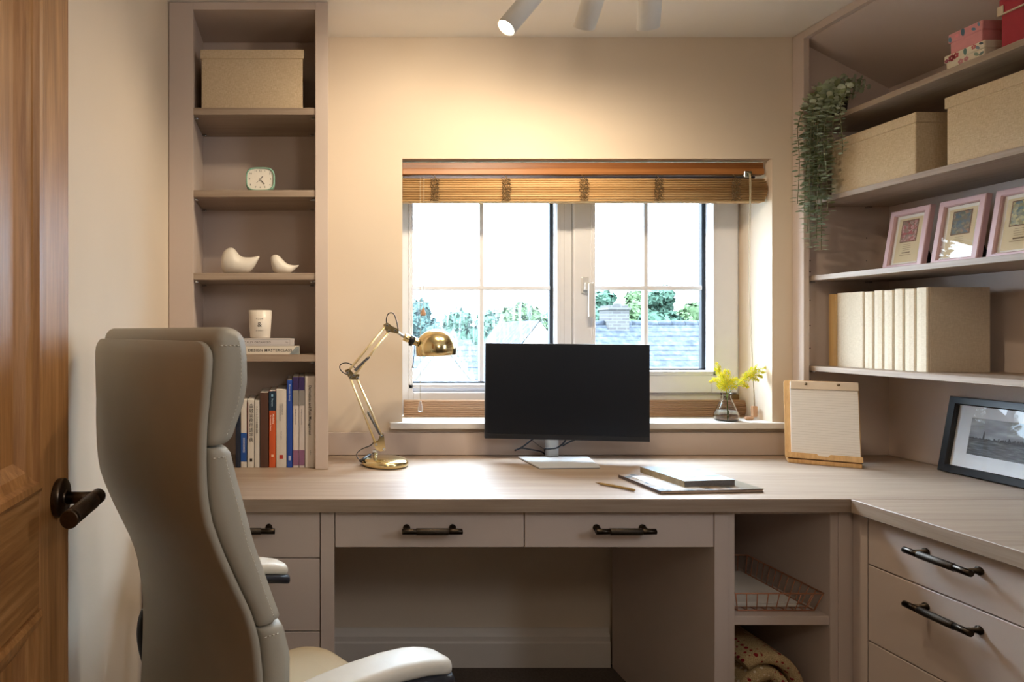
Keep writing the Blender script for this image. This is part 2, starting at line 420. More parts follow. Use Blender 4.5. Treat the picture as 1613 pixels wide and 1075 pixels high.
M_LEAFT = [mat('tree_leaves_mid', '33463a', .9, var=.2, scale=1.2, spec=.1), mat('tree_leaves_light', '3f4f36', .9, var=.2, scale=1.2, spec=.1), mat('tree_leaves_blue', '354844', .9, var=.2, scale=1.2, spec=.1)]
M_BARK = mat('bark', '211c18', .95, var=.2)
def tree(px, py_top, Y, wpx, label, mi, seed, loose=0):
    """px: centre, py_top: crown top, wpx: crown width, as the window shows them at distance Y"""
    r = random.Random(seed); top = P(px, py_top, Y); R = wpx*Y/F/2; base = Vector((top.x, Y, -4))
    t = thing('tree', label, 'tree', base, group=None)
    mb = MB(); hc = min(R*1.3, (top.z+4)*.42); cz = top.z-hc
    lobes = [(Vector((top.x+r.uniform(-.55, .55)*R, Y+r.uniform(-.4, .4)*R, cz+r.uniform(-.5, .62)*hc)), r.uniform(.32, .48)*R) for _ in range(11)]
    lobes.append((Vector((top.x, Y, top.z-.38*R)), .38*R)); lobes.append((Vector((top.x, Y, cz-.3*hc)), .6*R))
    for c, q in lobes:
        r0 = bmesh.ops.create_icosphere(mb.bm, subdivisions=2, radius=q*.86)
        for v_ in r0['verts']: v_.co = v_.co*r.uniform(.9, 1.1)+c
        for _ in range(330):
            d = Vector((r.gauss(0, 1), r.gauss(0, 1), r.gauss(0, 1))).normalized()
            p = c+d*q*r.uniform(.55, 1.06+.15*loose); sz = Y*.0042*r.uniform(.7, 1.6)
            a = Vector((r.gauss(0, 1), r.gauss(0, 1), r.gauss(0, 1))).normalized(); e = a.cross(d)
            if e.length < .1: continue
            e.normalize(); mb.quad(p-a*sz, p+e*sz*.6, p+a*sz, p-e*sz*.6)
    obj('crown', mb, M_LEAFT[mi], t)
    obj('trunk', MB().tube([(top.x, Y, -4), (top.x+.1, Y, -1), (top.x, Y, cz)], [.3, .22, .12], 8), M_BARK, t)
tree(660, 474, 27, 84, 'feathery tree at the far left edge of the left pane', 2, 1, 1)
tree(720, 486, 24, 120, 'dense green tree above the lamp shade in the left pane', 0, 2)
tree(778, 488, 29, 100, 'mid green tree just right of the left glazing bar', 0, 3)
tree(822, 477, 22, 84, 'tallest light green tree above the monitor in the left pane', 1, 4)
tree(890, 468, 33, 70, 'blue green tree half hidden by the window mullion', 2, 5)
tree(950, 457, 27, 92, 'bushy tree behind the brick chimney', 0, 6)
tree(1003, 455, 31, 84, 'round green tree left of the right glazing bar', 1, 7)
tree(1046, 450, 25, 84, 'tallest rounded tree right of the right glazing bar', 0, 8)
tree(1094, 477, 29, 80, 'low green tree at the right edge of the right pane', 1, 9)
tree(1136, 482, 38, 70, 'far bluish tree behind the right window frame', 2, 10)

# ------------------------------------------------------------------ door, open against the left wall
DX0, DX1, DY0, DY1, DZ = -.382, -.340, .200, .963, 1.99
d = MB(); st = .105
d.box((DX0, DY1-st, .006), (DX1, DY1, DZ), .002).box((DX0, DY0, .006), (DX1, DY0+st, DZ), .002)
door = struct('door_1', d, M_DOORV)
r = MB()
for z0, z1 in ((.006, .21), (.829, .982), (DZ-.115, DZ)): r.box((DX0+.001, DY0+st, z0), (DX1-.001, DY1-st, z1), .002)
obj('rail', r, M_DOORH, door)
muy = (DY0+DY1)/2
obj('muntin', MB().box((DX0+.001, muy-.05, .21), (DX1-.001, muy+.05, .829)).box((DX0+.001, muy-.05, .982), (DX1-.001, muy+.05, DZ-.115)), M_DOORV, door)
for (ya, yb) in ((DY0+st, muy-.05), (muy+.05, DY1-st)):
    for (za, zb2) in ((.21, .829), (.982, DZ-.115)):
        p = MB(); p.box((DX0+.012, ya, za), (DX1-.016, yb, zb2))
        obj('panel', p, M_DOORV, door)
        prof = [(0, -.016), (0, .002), (.006, .006), (.014, .005), (.018, -.002), (.030, -.006), (.038, -.012), (.044, -.016)]
        m = MB(); lp = []
        for (i, o) in prof:      # moulded picture-frame bead with mitred corners
            lp.append([Vector((DX1+o, y, z)) for y, z in ((ya+i, za+i), (yb-i, za+i), (yb-i, zb2-i), (ya+i, zb2-i))])
        m.loft(lp, True, False, False); obj('moulding', m, M_DOORV, door)
hm = MB().use(M_BRONZE); hc = Vector((DX1, .918, .958))
hm.lathe([(0, 0), (.026, 0), (.027, .002), (.027, .009), (.025, .011), (.013, .0115), (.0105, .013), (.0105, .014)], hc, 32, Matrix.Rotation(PI/2, 3, 'Y'))
hm.cyl(hc+Vector((.010, 0, 0)), hc+Vector((.054, 0, 0)), .0085, 16)
a = hc+Vector((.054, .012, 0)); hm.capcyl(a, a+Vector((0, -.030, 0)), .0105, 24)
M_KN = NT('knurled_bronze'); v = M_KN.coord((1, 1, 1)); w = M_KN.n('ShaderNodeTexChecker'); w.inputs['Scale'].default_value = 700; M_KN.l(v, w.inputs['Vector'])
w.inputs['Color1'].default_value = lin('6a5c50'); w.inputs['Color2'].default_value = lin('3a322a'); M_KN.l(w.outputs[0], M_KN.b.inputs['Base Color']); M_KN.set(Roughness=.42, Metallic=1.0); M_KN.bump(w.outputs['Fac'], .4, .0006); M_KN = M_KN.m
hm.use(M_KN).capcyl(a+Vector((0, -.029, 0)), a+Vector((0, -.112, 0)), .0112, 24)
hm.use(M_BRONZE).capcyl(a+Vector((0, -.111, 0)), a+Vector((0, -.120, 0)), .0116, 24)
obj('door_handle', hm, None, door)

# ================================================================== fitted furniture
M_KNB = mat('knurled_bronze_grip', '3f372f', .42, .9, var=.3, scale=500, bump=.4, bscale=700)
def pull(parent, c, axis, out):
    """knurled bar pull. c: centre on the drawer face; axis: bar direction; out: away from the face"""
    c = Vector(c); ax = Vector(axis); ou = Vector(out); b = MB().use(M_BRONZE2)
    rot = ou.to_track_quat('Z', 'Y').to_matrix()
    for s in (-1, 1):
        q = c+ax*.061*s
        b.lathe([(0, 0), (.0095, 0), (.0095, .003), (.0085, .004), (.0055, .005), (.0055, .034)], q, 16, rot)
    bc = c+ou*.036
    for s in (-1, 1): b.capcyl(bc+ax*.041*s, bc+ax*.0785*s, .0076, 16)
    b.use(M_KNB).capcyl(bc-ax*.042, bc+ax*.042, .0088, 20)
    obj('bar_pull', b, None, parent)
def front(parent, lo, hi, bev=.0012): return obj('drawer', MB().box(lo, hi, bev), M_CAB, parent)
CF = 1.752                                                   # cabinet front plane
# worktop: two boards butted at the corner
wt = thing('worktop', 'greige oak laminate worktop running along the back and right walls', 'desk', (.8, 2.0, .715))
obj('board', MB().box((LW+.002, 1.726, .715), (2.078, 2.353, .75), .0012), M_OAKX, wt)
b = MB().use(M_OAKX).box((1.437, .80, .715), (2.078, 1.7252, .75), .0012).use(M_OAKY)
b.bm.normal_update()
for f in b.bm.faces:
    if abs(f.normal.x) > .9: f.material_index = b.mi
obj('board', b, None, wt)
# left drawers
u = thing('drawer_unit', 'painted three drawer unit under the desk behind the chair', 'drawers', (-.18, 2.0, 0))
b = MB(); b.box((LW+.002, CF+.02, .002), (.050, 2.352, .713)); b.box((LW+.002, CF, .002), (-.345, CF+.02, .713)).box((-.345, CF+.03, .002), (.05, CF+.04, .1))
obj('carcass', b, M_CAB, u)
for z0, z1, zh in ((.588, .712, .669), (.393, .585, .541), (.100, .390, .33)):
    pull(front(u, (-.3425, CF, z0), (.0485, CF+.02, z1)), (-.1475, CF, zh), (1, 0, 0), (0, -1, 0))
obj('end_post', MB().box((.0505, CF-.002, .002), (.0875, 2.352, .713), .001), M_CAB, u)
# two shallow drawers over the knee space
u = thing('drawer_unit', 'pair of shallow painted drawers above the knee space', 'drawers', (.59, 1.9, .6))
obj('carcass', MB().box((.089, CF+.02, .69), (1.095, 2.33, .713)).box((.089, CF+.025, .625), (1.095, 2.2, .69)), M_CAB, u)
for x0, x1 in ((.0895, .5905), (.5935, 1.0945)):
    pull(front(u, (x0, CF, .6155), (x1, CF+.02, .712)), ((x0+x1)/2, CF, .668), (1, 0, 0), (0, -1, 0))
# open shelf unit
u = thing('shelf_unit', 'narrow open shelf unit under the desk holding a wire basket', 'shelf', (1.26, 2.0, 0))
obj('side_panel', MB().box((1.0965, CF-.001, .002), (1.133, 2.329, .713), .001).box((1.133, CF+.002, .002), (1.152, 2.329, .713), .001), M_CAB, u)
obj('side_panel', MB().box((1.406, CF+.002, .002), (1.427, 2.329, .713), .001).box((1.427, CF-.001, .002), (1.4655, CF+.02, .713), .001), M_CAB, u)
obj('back_panel', MB().box((1.152, 2.30, .002), (1.406, 2.32, .705)), M_CAB, u)
obj('top_panel', MB().box((1.152, CF+.002, .704), (1.406, 2.30, .713)), M_CAB, u)
obj('shelf', MB().box((1.1525, CF+.004, .407), (1.4055, 2.30, .431), .001), M_CAB, u)
obj('base_panel', MB().box((1.152, CF+.004, .002), (1.406, 2.30, .08)), M_CAB, u)
# right drawers
RX = 1.462
for n, (ya, yb, lab) in enumerate(((1.702, 1.264, 'painted three drawer unit on the right beside the open shelf unit'), (1.260, .822, 'painted three drawer unit nearest the doorway on the right'))):
    u = thing('drawer_unit', lab, 'drawers', (1.77, (ya+yb)/2, 0))
    b = MB(); b.box((RX+.02, yb-.002, .002), (2.075, ya+.0015, .713))
    if n == 0: b.box((RX, ya+.002, .002), (RX+.02, CF-.003, .713)).box((RX+.02, ya, .002), (2.075, CF+.4, .713))
    else: b.box((RX-.001, .802, .002), (2.075, .82, .713))
    obj('carcass', b, M_CAB, u)
    for z0, z1, zh in ((.590, .712, .673), (.393, .587, .545), (.100, .390, .33)):
        pull(front(u, (RX, yb+.0015, z0), (RX+.02, ya-.0005, z1)), (RX, (ya+yb)/2, zh), (0, 1, 0), (-1, 0, 0))

# left bookcase
LB = 2.099
u = thing('bookcase', 'tall fitted bookcase with four oak shelves left of the window', 'bookcase', (-.17, 2.22, .751))
Z0 = .751
obj('side_panel', MB().box((LW+.002, LB, Z0), (-.345, LB+.02, CZ-.002), .0008).box((LW+.002, LB+.02, Z0), (-.349, 2.353, CZ-.002)), M_CAB, u)
obj('side_panel', MB().box((.044, LB, Z0), (.085, LB+.02, CZ-.002), .0008).box((.046, LB+.02, Z0), (.085, 2.353, CZ-.002)), M_CAB, u)
obj('top_panel', MB().box((-.345, LB, 2.214), (.044, LB+.02, CZ-.002)).box((-.349, LB+.02, 2.216), (.046, 2.353, CZ-.002)), M_CAB, u)
obj('back_panel', MB().box((-.349, 2.345, Z0), (.046, 2.353, 2.216)), M_CAB, u)
SH = (1.903, 1.6405, 1.376, 1.115)
for z in SH:
    sh = obj('shelf', MB().box((-.3485, LB+.004, z-.022), (.0455, 2.344, z), .0008), M_OAKX, u)
    for x, sx in ((-.3485, 1), (.0455, -1)):
        for y in (LB+.03, 2.31):
            obj('shelf_peg', MB().box((x, y-.004, z-.029), (x+sx*.012, y+.004, z-.0225)).cyl((x, y, z-.027), (x+sx*.016, y, z-.027), .0025, 8), M_CHROME, sh)

# right bookcase
FX = 1.751; RB = 2.079; RE = .80
u = thing('bookcase', 'wide fitted bookcase under the sloping ceiling on the right wall', 'bookcase', (1.92, 1.6, .751))
b = MB(); b.box((FX, 2.300, Z0), (FX+.02, 2.353, CZ-.002), .0008); obj('stile', b, M_CAB, u)
b = MB(); b.box((FX, RE, 2.212), (FX+.02, 2.2995, CZ-.002), .0008); obj('top_rail', b, M_CAB, u)
b = MB().use(M_CAB).box((FX+.02, 2.335, Z0), (RB, 2.353, 2.214))
b.use(M_GAP)
for z in (1.02, 1.13, 1.21, 1.30, 1.40, 1.44, 1.52, 1.70, 1.76):
    for x in (1.80, 2.00):
        if abs(z-1.02) > .1 or x < 1.9: b.cyl((x, 2.3345, z), (x, 2.336, z), .0022, 8)
obj('side_panel', b, None, u)
obj('side_panel', MB().box((FX, RE, Z0), (RB, RE+.018, 2.21)), M_CAB, u)
obj('back_panel', MB().box((RB, RE, Z0), (RB+.02, 2.353, 2.06)), M_CAB, u)
b = MB(); sl = (2.05-2.211)/(RB-FX-.02)
b.prism([(FX+.0205, 2.211), (RB+.02, 2.211+sl*(RB-FX)), (RB+.02, 2.235), (FX+.0205, 2.235)], RE, 2.353, 1); obj('sloping_soffit', b, M_CAB, u)
S1, S2, S3, S4 = 1.9126, 1.648, 1.3835, 1.0690
for z in (S1, S2, S3, S4):
    sh = obj('shelf', MB().box((1.780, RE+.019, z-.0175), (RB-.0005, 2.3345, z), .0008), M_OAKY, u)
    for x in (1.80, 2.00): obj('shelf_peg', MB().box((x-.006, 2.318, z-.0235), (x+.006, 2.3345, z-.0178)), M_CHROME, sh)
# ================================================================== things on the left bookcase
def linen_box(lo, hi, label, m, lid=.03, over=.004, group='linen storage boxes'):
    """lidded storage box; lo/hi bound the lid"""
    lo = Vector(lo); hi = Vector(hi)
    t = thing('storage_box', label, 'box', ((lo.x+hi.x)/2, (lo.y+hi.y)/2, lo.z), 0, group)
    obj('box_body', MB().box((lo.x+over, lo.y+over, lo.z), (hi.x-over, hi.y-over, hi.z-lid+.004), .003, 2), m, t)
    obj('lid', MB().box((lo.x, lo.y, hi.z-lid), hi, .003, 2), m, t); return t
linen_box((-.328, 2.130, SH[0]), (.008, 2.335, 2.101), 'beige linen lidded box on the top shelf of the left bookcase', M_LINEN, .030)

# clock
ck = thing('alarm_clock', 'mint green alarm clock with white face on the left bookcase', 'clock', (-.133, 2.16, SH[1]))
def sq(hx, hz, y, cz, e=3.4, n=40, cx=-.133):
    out = []
    for k in range(n):
        a = 2*PI*k/n; c, s2 = math.cos(a), math.sin(a)
        out.append(Vector((cx+hx*math.copysign(abs(c)**(2/e), c), y, cz+hz*math.copysign(abs(s2)**(2/e), s2))))
    return out
M_MINT = mat('mint_plastic', '86b09c', .4, var=.02); cz = SH[1]+.039
obj('case', MB().loft([sq(.030, .028, 2.185, cz), sq(.041, .035, 2.178, cz), sq(.047, .039, 2.150, cz), sq(.047, .039, 2.124, cz), sq(.045, .037, 2.119, cz), sq(.0425, .0345, 2.119, cz), sq(.0415, .0335, 2.123, cz)]), M_MINT, ck)
M_DIAL = mat('clock_dial', 'e8e2d6', .5, var=.01)
f = obj('dial', MB().loft([sq(.0418, .0338, 2.124, cz), sq(.0418, .0338, 2.1225, cz)], True, True, False), M_DIAL, ck)
b = MB()
for k in range(12):
    n = k+1; a = PI/2-2*PI*n/12; c, s2 = math.cos(a), math.sin(a); e = 3.4
    q = 1/((abs(c)/.034)**e+(abs(s2)/.0262)**e)**(1/e)
    b.addmesh(text_mesh(str(n), .0098 if n == 12 else .0078), basis((1, 0, 0), (0, 0, 1), (-.133+q*c, 2.1220, cz+q*s2)))
obj('numerals', b, M_INK, ck)
def hand(a, l, w, y, tail=.004):
    d = Vector((math.sin(a), 0, math.cos(a))); n = Vector((d.z, 0, -d.x)); o = Vector((-.133, y, cz-.001))
    return MB().poly([o-d*tail+n*w, o-d*tail-n*w, o+d*l-n*w, o+d*l+n*w])
obj('hour_hand', hand(math.radians(38), .0135, .0011, 2.1214), M_INK, ck)
obj('minute_hand', hand(math.radians(138), .0205, .0009, 2.1211), M_INK, ck)
obj('alarm_hand', hand(math.radians(228), .0175, .0004, 2.1217), M_INK, ck)
obj('hand_cap', MB().cyl((-.133, 2.1216, cz-.001), (-.133, 2.1204, cz-.001), .002, 12), M_PAPER, ck)

# birds
M_CER = mat('matt_white_ceramic', 'd9d2c6', .45, var=.01)
def bird(prof, label, half):
    k = 1/(4.478*485); x0 = prof[0][0]; zr = 392 if half > .025 else 388; L = prof[-1][0]-x0
    ox = (260+x0/4.478-CX)/485; lp = []; Y = 2.145
    hb = max(zl-zh for _, zl, zh in prof)
    pts = []
    for (a, b2) in zip(prof, prof[1:]):
        for i in range(4): t = i/4; pts.append([a[j]+(b2[j]-a[j])*t for j in range(3)])
    pts.append(prof[-1]); sm = pts[:]
    for _ in range(3):
        sm = [sm[0]]+[[sm[i][0]]+[(sm[i-1][j]+2*sm[i][j]+sm[i+1][j])/4 for j in (1, 2)] for i in range(1, len(sm)-1)]+[sm[-1]]
    for x, zl, zh in sm:
        h = (zl-zh)*k/2; c = SH[2]+(zr-(zl+zh)/2)*k; w = half*min(1, ((zl-zh)/hb)**.8)*(1 if x-x0 < L*.55 else 1-.35*((x-x0)/L-.55)/.45)
        lp.append([Vector((ox+(x-x0)*k, Y+w*math.cos(2*PI*i/20), max(SH[2]+.0004, c+h*math.sin(2*PI*i/20)))) for i in range(20)])
    b = MB().loft(lp); o = obj('bird_figurine', b, M_CER); tag(o, label, 'ornament', 'ceramic birds'); return o
bird([(396, 318, 296), (400, 350, 268), (408, 374, 242), (422, 388, 222), (443, 392, 208), (466, 393, 204), (488, 393, 212), (505, 393, 234), (525, 393, 260), (550, 392, 272), (580, 388, 275), (605, 372, 274), (630, 344, 270), (650, 306, 266), (664, 276, 266)], 'larger white ceramic bird with raised tail on the left bookcase', .036)
bird([(745, 282, 272), (750, 330, 264), (758, 360, 257), (770, 376, 252), (788, 386, 251), (808, 388, 262), (828, 388, 284), (848, 388, 306), (868, 387, 318), (888, 380, 324), (908, 364, 326), (928, 344, 325), (943, 332, 324)], 'smaller white ceramic bird beside the larger one on its right', .025)

# lying books and candle
def flat_book(x0, x1, z0, z1, label, col, txt, tx, tsize, ink='2a2724', extra=None):
    t = thing('book', label, 'book', ((x0+x1)/2, 2.22, z0), 0, 'books lying under the candle')
    m = mat('book_cover_'+col, col, .55, var=.01); y0, y1 = 2.117, 2.335
    c = MB(); c.box((x0, y0, z0), (x1, y0+.004, z1), .0012, 2).box((x0, y0+.003, z0), (x1, y1, z0+.0025)).box((x0, y0+.003, z1-.0025), (x1, y1, z1))
    obj('cover', c, m, t)
    obj('pages', MB().box((x0+.003, y0+.004, z0+.0026), (x1-.003, y1-.004, z1-.0026)), M_PAPER, t)
    b = MB(); b.addmesh(text_mesh(txt, tsize, 'LEFT', 1.12, .018), basis((1, 0, 0), (0, 0, 1), (tx, y0-.0003, (z0+z1)/2-.0005)))
    if extra: extra(b, y0)
    obj('lettering', b, mat('ink_'+ink, ink, .7, var=0), t); return t
def px(p, s=488.0): return (p-CX)/s
z4 = SH[3]
bk = flat_book(px(330), px(472), z4+.0003, z4+.027, 'white book lying on the shelf, undermost of the two below the candle', 'd9d0c2', 'KITCHEN  DESIGN MASTERCLASS', -.2385, .0126)
m = mat('marbled_corner', '8f9696', .5, var=.2, scale=60); y0 = 2.1168
obj('corner_patch', MB().poly([(px(456), y0, z4+.001), (px(471.6), y0, z4+.001), (px(471.6), y0, z4+.0265), (px(467), y0, z4+.0265)]), m, bk)
def border(b, y0):
    za, zb = z4+.0315, z4+.0475; xa, xb = px(345), px(457)
    for q in ((xa, za, xb, za+.0006), (xa, zb-.0006, xb, zb), (xb-.0006, za, xb, zb)): b.quad((q[0], y0-.0003, q[1]), (q[2], y0-.0003, q[1]), (q[2], y0-.0003, q[3]), (q[0], y0-.0003, q[3]))
    b.addmesh(text_mesh('hp', .008), basis((1, 0, 0), (0, 0, 1), (px(452), y0-.0003, z4+.0395)))
flat_book(px(322), px(463.5), z4+.0275, z4+.0515, 'pale lilac grey book directly beneath the candle', 'c9c2c0', 'PRACTICALLY ORGANISED', -.216, .0088, '77716e', border)
ca = thing('candle', 'white tapered candle tumbler with ampersand lettering on the left bookcase', 'candle', (-.136, 2.18, z4+.052)); r0, r1, hz = .0335, .0385, .0905; cc = Vector((-.136, 2.170, z4+.052))
M_TUM = mat('white_glazed_glass', 'e6ded2', .35, var=.01)
obj('tumbler', MB().lathe([(0, 0), (r0-.003, 0), (r0, .003), (r1, hz), (r1-.002, hz+.0008), (r1-.0035, hz), (r1-.005, .075), (0, .074)], cc, 48), M_TUM, ca)
obj('wick', MB().cyl(cc+Vector((0, 0, .074)), cc+Vector((0, 0, .083)), .0008, 6), M_INK, ca)
b = MB()
for s_, sz, dz, sp in (('PLUM', .0066, .0630, 1.6), ('&', .0235, .0440, 1), ('ASHBY', .0062, .0245, 1.45)):
    b.addmesh(text_mesh(s_, sz, 'CENTER', sp), basis((1, 0, 0), (0, 0, 1), (cc.x, cc.y, cc.z+dz)))
for v in b.bm.verts:
    r = r0+(r1-r0)*(v.co.z-cc.z)/hz+.0004; v.co.y = cc.y-math.sqrt(max(0, r*r-(v.co.x-cc.x)**2))
obj('lettering', b, M_INK, ca)

# row of upright books
ZB = .7506
def book(p0, p1, ytop, col, label, bands=(), texts=(), depth=.17, marks=(), y0=2.124, rough=.5):
    x0, x1 = px(p0)+.0004, px(p1)-.0004; zt = H-(ytop-CY)/488
    t = thing('book', label, 'book', ((x0+x1)/2, y0+depth/2, ZB), 0, 'upright books left of the lamp')
    m = mat('book_cover_'+col, col, rough, var=.015)
    lp = []
    for z in (ZB, ZB+.0008, zt-.0008, zt):
        e = .0006 if z in (ZB, zt) else 0
        lp.append([Vector((x, y, z)) for x, y in ((x0+e, y0+depth), (x0+e, y0+.0025), (x0+.0012+e, y0+.0006), ((x0+x1)/2, y0+e), (x1-.0012-e, y0+.0006), (x1-e, y0+.0025), (x1-e, y0+depth))])
    obj('cover', MB().loft(lp, True, True, False), m, t)
    obj('pages', MB().box((x0+.0015, y0+.003, zt-.002), (x1-.0015, y0+depth-.002, zt+.0002)), M_PAPER, t)
    for ya, yb, c in bands:
        za, zb2 = H-(yb-CY)/488, H-(ya-CY)/488
        obj('spine_band', MB().box((x0-.0001, y0-.0003, za), (x1+.0001, y0+.001, min(zb2, zt))), mat('spine_'+c, c, .5, var=.02), t)
    for s_, ps, ya, size, ink, mode in texts:
        b = MB(); zc = H-(ya-CY)/488
        if mode == 'stack':
            for i, ch in enumerate(s_): b.addmesh(text_mesh(ch, size), basis((1, 0, 0), (0, 0, 1), (px(ps), y0-.0006, zc-i*size*1.03)))
        else: b.addmesh(text_mesh(s_, size, 'LEFT', 1, .014), basis((0, 0, -1), (1, 0, 0), (px(ps), y0-.0006, zc)))
        obj('lettering', b, mat('ink_'+ink, ink, .7, var=0), t)
    for xa, ya, xb, yb, c in marks:
        obj('spine_mark', MB().quad((px(xa), y0-.0005, H-(yb-CY)/488), (px(xb), y0-.0005, H-(yb-CY)/488), (px(xb), y0-.0005, H-(ya-CY)/488), (px(xa), y0-.0005, H-(ya-CY)/488)), mat('spine_'+c, c, .5, var=.02), t)
    return t
book(371, 379.2, 636, '1c2436', 'dark navy book nearest the chair in the upright row')
book(379.4, 389, 630, 'd4cec4', 'white book with a blue lower half, second from the chair', [(682, 727, '1f4f9a')], [('ECONOMICS', 384.4, 690, .008, 'e8e4dc', 'run')])
book(389.6, 400.4, 629.6, 'd6d0c5', 'white book with large black eastern characters down its spine', [], [('金融実務用語字典', 396, 640, .0152, '1b1917', 'stack')], marks=[(390.0, 634, 391.2, 692, '7a2a24'), (393.8, 722, 397.6, 727, '2a2724')])
book(400.8, 409, 631, 'd0cbc2', 'slim white book with small eastern characters beside the brown book', [], [('ファイナンスの基礎知識', 404.8, 642, .0078, '2b2825', 'stack')])
book(409.3, 423.2, 618.5, '54382c', 'dark brown hardback in the upright row', [], [], .19, rough=.4)
book(423.8, 434.3, 616, 'c8562a', 'orange book with a dark blue top band', [(616, 646.8, '1d3246')], [('Pearson', 429, 628, .0078, 'a9c6d8', 'run'), ('Modelling', 430.6, 652, .0082, 'f0dccb', 'run'), ('for corporate finance', 426.6, 654, .0058, 'f0dccb', 'run')], marks=[(427.4, 621, 430.4, 625, '8cb8d4'), (427.5, 716, 431, 720, 'f0c8a8')])
book(434.9, 451.4, 613.6, 'd2cac0', 'wide white book with a red square at the foot of its spine', [], [('PRINCIPLES OF', 444.6, 636, .0054, '5a544f', 'run'), ('CORPORATE FINANCE', 441, 636, .0054, '5a544f', 'run'), ('fourth edition', 443, 680, .0046, '6a645f', 'run')], .18, [(440.4, 716.5, 446, 722.6, 'b3362c')])
book(451.8, 460.8, 599, '22479c', 'royal blue hardback in the upright row', [], [('Economic theory', 456.4, 606, .0076, 'cfd8ea', 'run')], .2, [(454.6, 718, 458.2, 725, 'b9c4de')])
for a, z, lab in ((461.4, 470.7, 'white and purple banded book next to the royal blue one'), (471, 479.8, 'white and purple banded book next to the wide white Derivatives one')):
    book(a, z, 594, 'd3c9c2', lab, [(594, 615, '3a2a5c'), (615, 639, '8d8883'), (709, 733, '8a5f7e')], [('management accounting', (a+z)/2, 644, .0052, '5f5965', 'run')], .2)
book(480.3, 496.8, 593, 'd8cfc4', 'wide white Derivatives and Risk Management book at the right end', [], [('Derivatives and Risk Management', 488.2, 607, .0118, '2a2522', 'run'), ('author', 489, 709, .006, '8a847c', 'run')], .2)

# ================================================================== things on the right bookcase
linen_box((1.800, 1.934, S2), (2.045, 2.250, 1.834), 'beige linen lidded box on the right bookcase, behind the trailing plant', M_LINEN, .031)
linen_box((1.800, 1.500, S2), (2.045, 1.848, 1.843), 'beige linen lidded box nearest the doorway on the right bookcase', M_LINEN, .032)
# linen files
FXs = 1.84
edges = [(1304.5, 1317.5), (1318.0, 1360), (1361, 1375), (1376, 1390.5), (1391.5, 1406.7), (1407.7, 1423.2), (1424.2, 1441.2), (1442.2, 1460.7)]
labs = ['tan linen file at the left end of the file row', 'extra wide pale linen box file beside the tan file', 'slim pale linen file next to the wide box file', 'slim pale linen file, second after the wide box file',
        'slim pale linen file in the middle of the slim files', 'slim pale linen file, third from the right end of the row', 'slim pale linen file, second from the right end of the row', 'pale linen file at the right end with its dark side cover showing']
for i, ((a, z), lab) in enumerate(zip(edges, labs)):
    ya, yb = F*FXs/(z-CX)+.0006, F*FXs/(a-CX)-.0006
    t = thing('linen_file', lab, 'file', (1.93, (ya+yb)/2, S4), 0, 'linen files on the lowest shelf')
    hh = .249+(.002 if i % 2 else 0); x1 = FXs+.185; k = min(.003, (yb-ya)/5)
    lp = []
    for zz in (S4+.0005, S4+hh):
        lp.append([Vector((x, y, zz)) for x, y in ((x1, ya), (FXs+.010, ya), (FXs+.008, ya+.0008), (FXs+.006, ya), (FXs+.003, ya), (FXs, ya+k), (FXs-.001, (ya+yb)/2), (FXs, yb-k), (FXs+.003, yb), (x1, yb), (x1, yb-.0025), (FXs+.006, yb-.0025), (FXs+.006, ya+.0025), (x1, ya+.0025))])
    obj('cover', MB().loft(lp, True, True, False), wood('tan_board', 'a88656', 'c4a067', 2, .6) if i == 0 else M_LINEN2, t)
    obj('pages', MB().box((FXs+.008, ya+.003, S4+.003), (x1-.004, yb-.003, S4+hh-.003)), M_PAPER, t)
# decorated boxes on the topmost shelf
def floral(name, ground, cols, sc, th=.42):
    t = NT(name); v = t.coord((1, 1, 1))
    vo = t.n('ShaderNodeTexVoronoi'); vo.inputs['Scale'].default_value = sc; t.l(v, vo.inputs['Vector'])
    msk = t.ramp(vo.outputs['Distance'], [(th-.03, 'ffffff'), (th, '000000')])
    sp = t.n('ShaderNodeSeparateColor'); t.l(vo.outputs['Color'], sp.inputs[0])
    r = t.ramp(sp.outputs[0], [(i/len(cols), c) for i, c in enumerate(cols)]); t.t.nodes[-1].color_ramp.interpolation = 'CONSTANT'
    mx = t.n('ShaderNodeMix', data_type='RGBA'); t.l(msk, mx.inputs[0]); mx.inputs[6].default_value = lin(ground); t.l(r, mx.inputs[7])
    t.l(mx.outputs[2], t.b.inputs['Base Color']); t.set(Roughness=.6); return t.m
def leafy(b, face, c, u, v, r, kind):
    """flat printed motif lying just proud of a face: leaf or five-petalled flower"""
    u = Vector(u); v = Vector(v); c = Vector(c)
    if kind == 'leaf':
        b.poly([c+u*(r*.55*math.sin(2*PI*k/14)*(1 if k < 7 else 1))*abs(math.cos(PI*k/14))**.2+v*(r*math.cos(2*PI*k/14)) for k in range(14)])
    else:
        for q in range(5):
            a = 2*PI*q/5; o = c+(u*math.cos(a)+v*math.sin(a))*r*.55
            b.poly([o+u*(r*.42*math.cos(2*PI*k/9))+v*(r*.42*math.sin(2*PI*k/9)) for k in range(9)])
GX = 1.786
t = linen_box((GX, 1.724, S1), (1.93, 1.834, S1+.0405), 'flat cream flowered gift box under the pink box', mat('cream_card', 'd9cdb6', .6), .021, .003, 'gift boxes on the topmost shelf')
def prints(t, items, x, name='printed_flower'):
    for kind, y, z, r, col, ang in items:
        b = MB(); u = Vector((0, -math.cos(ang), math.sin(ang))); v = Vector((0, math.sin(ang), math.cos(ang)))
        leafy(b, None, (x, y, z), u, v, r, kind); obj('printed_leaf' if kind == 'leaf' else 'printed_flower', b, mat('print_'+col, col, .6, var=.03), t)
zl = S1+.030
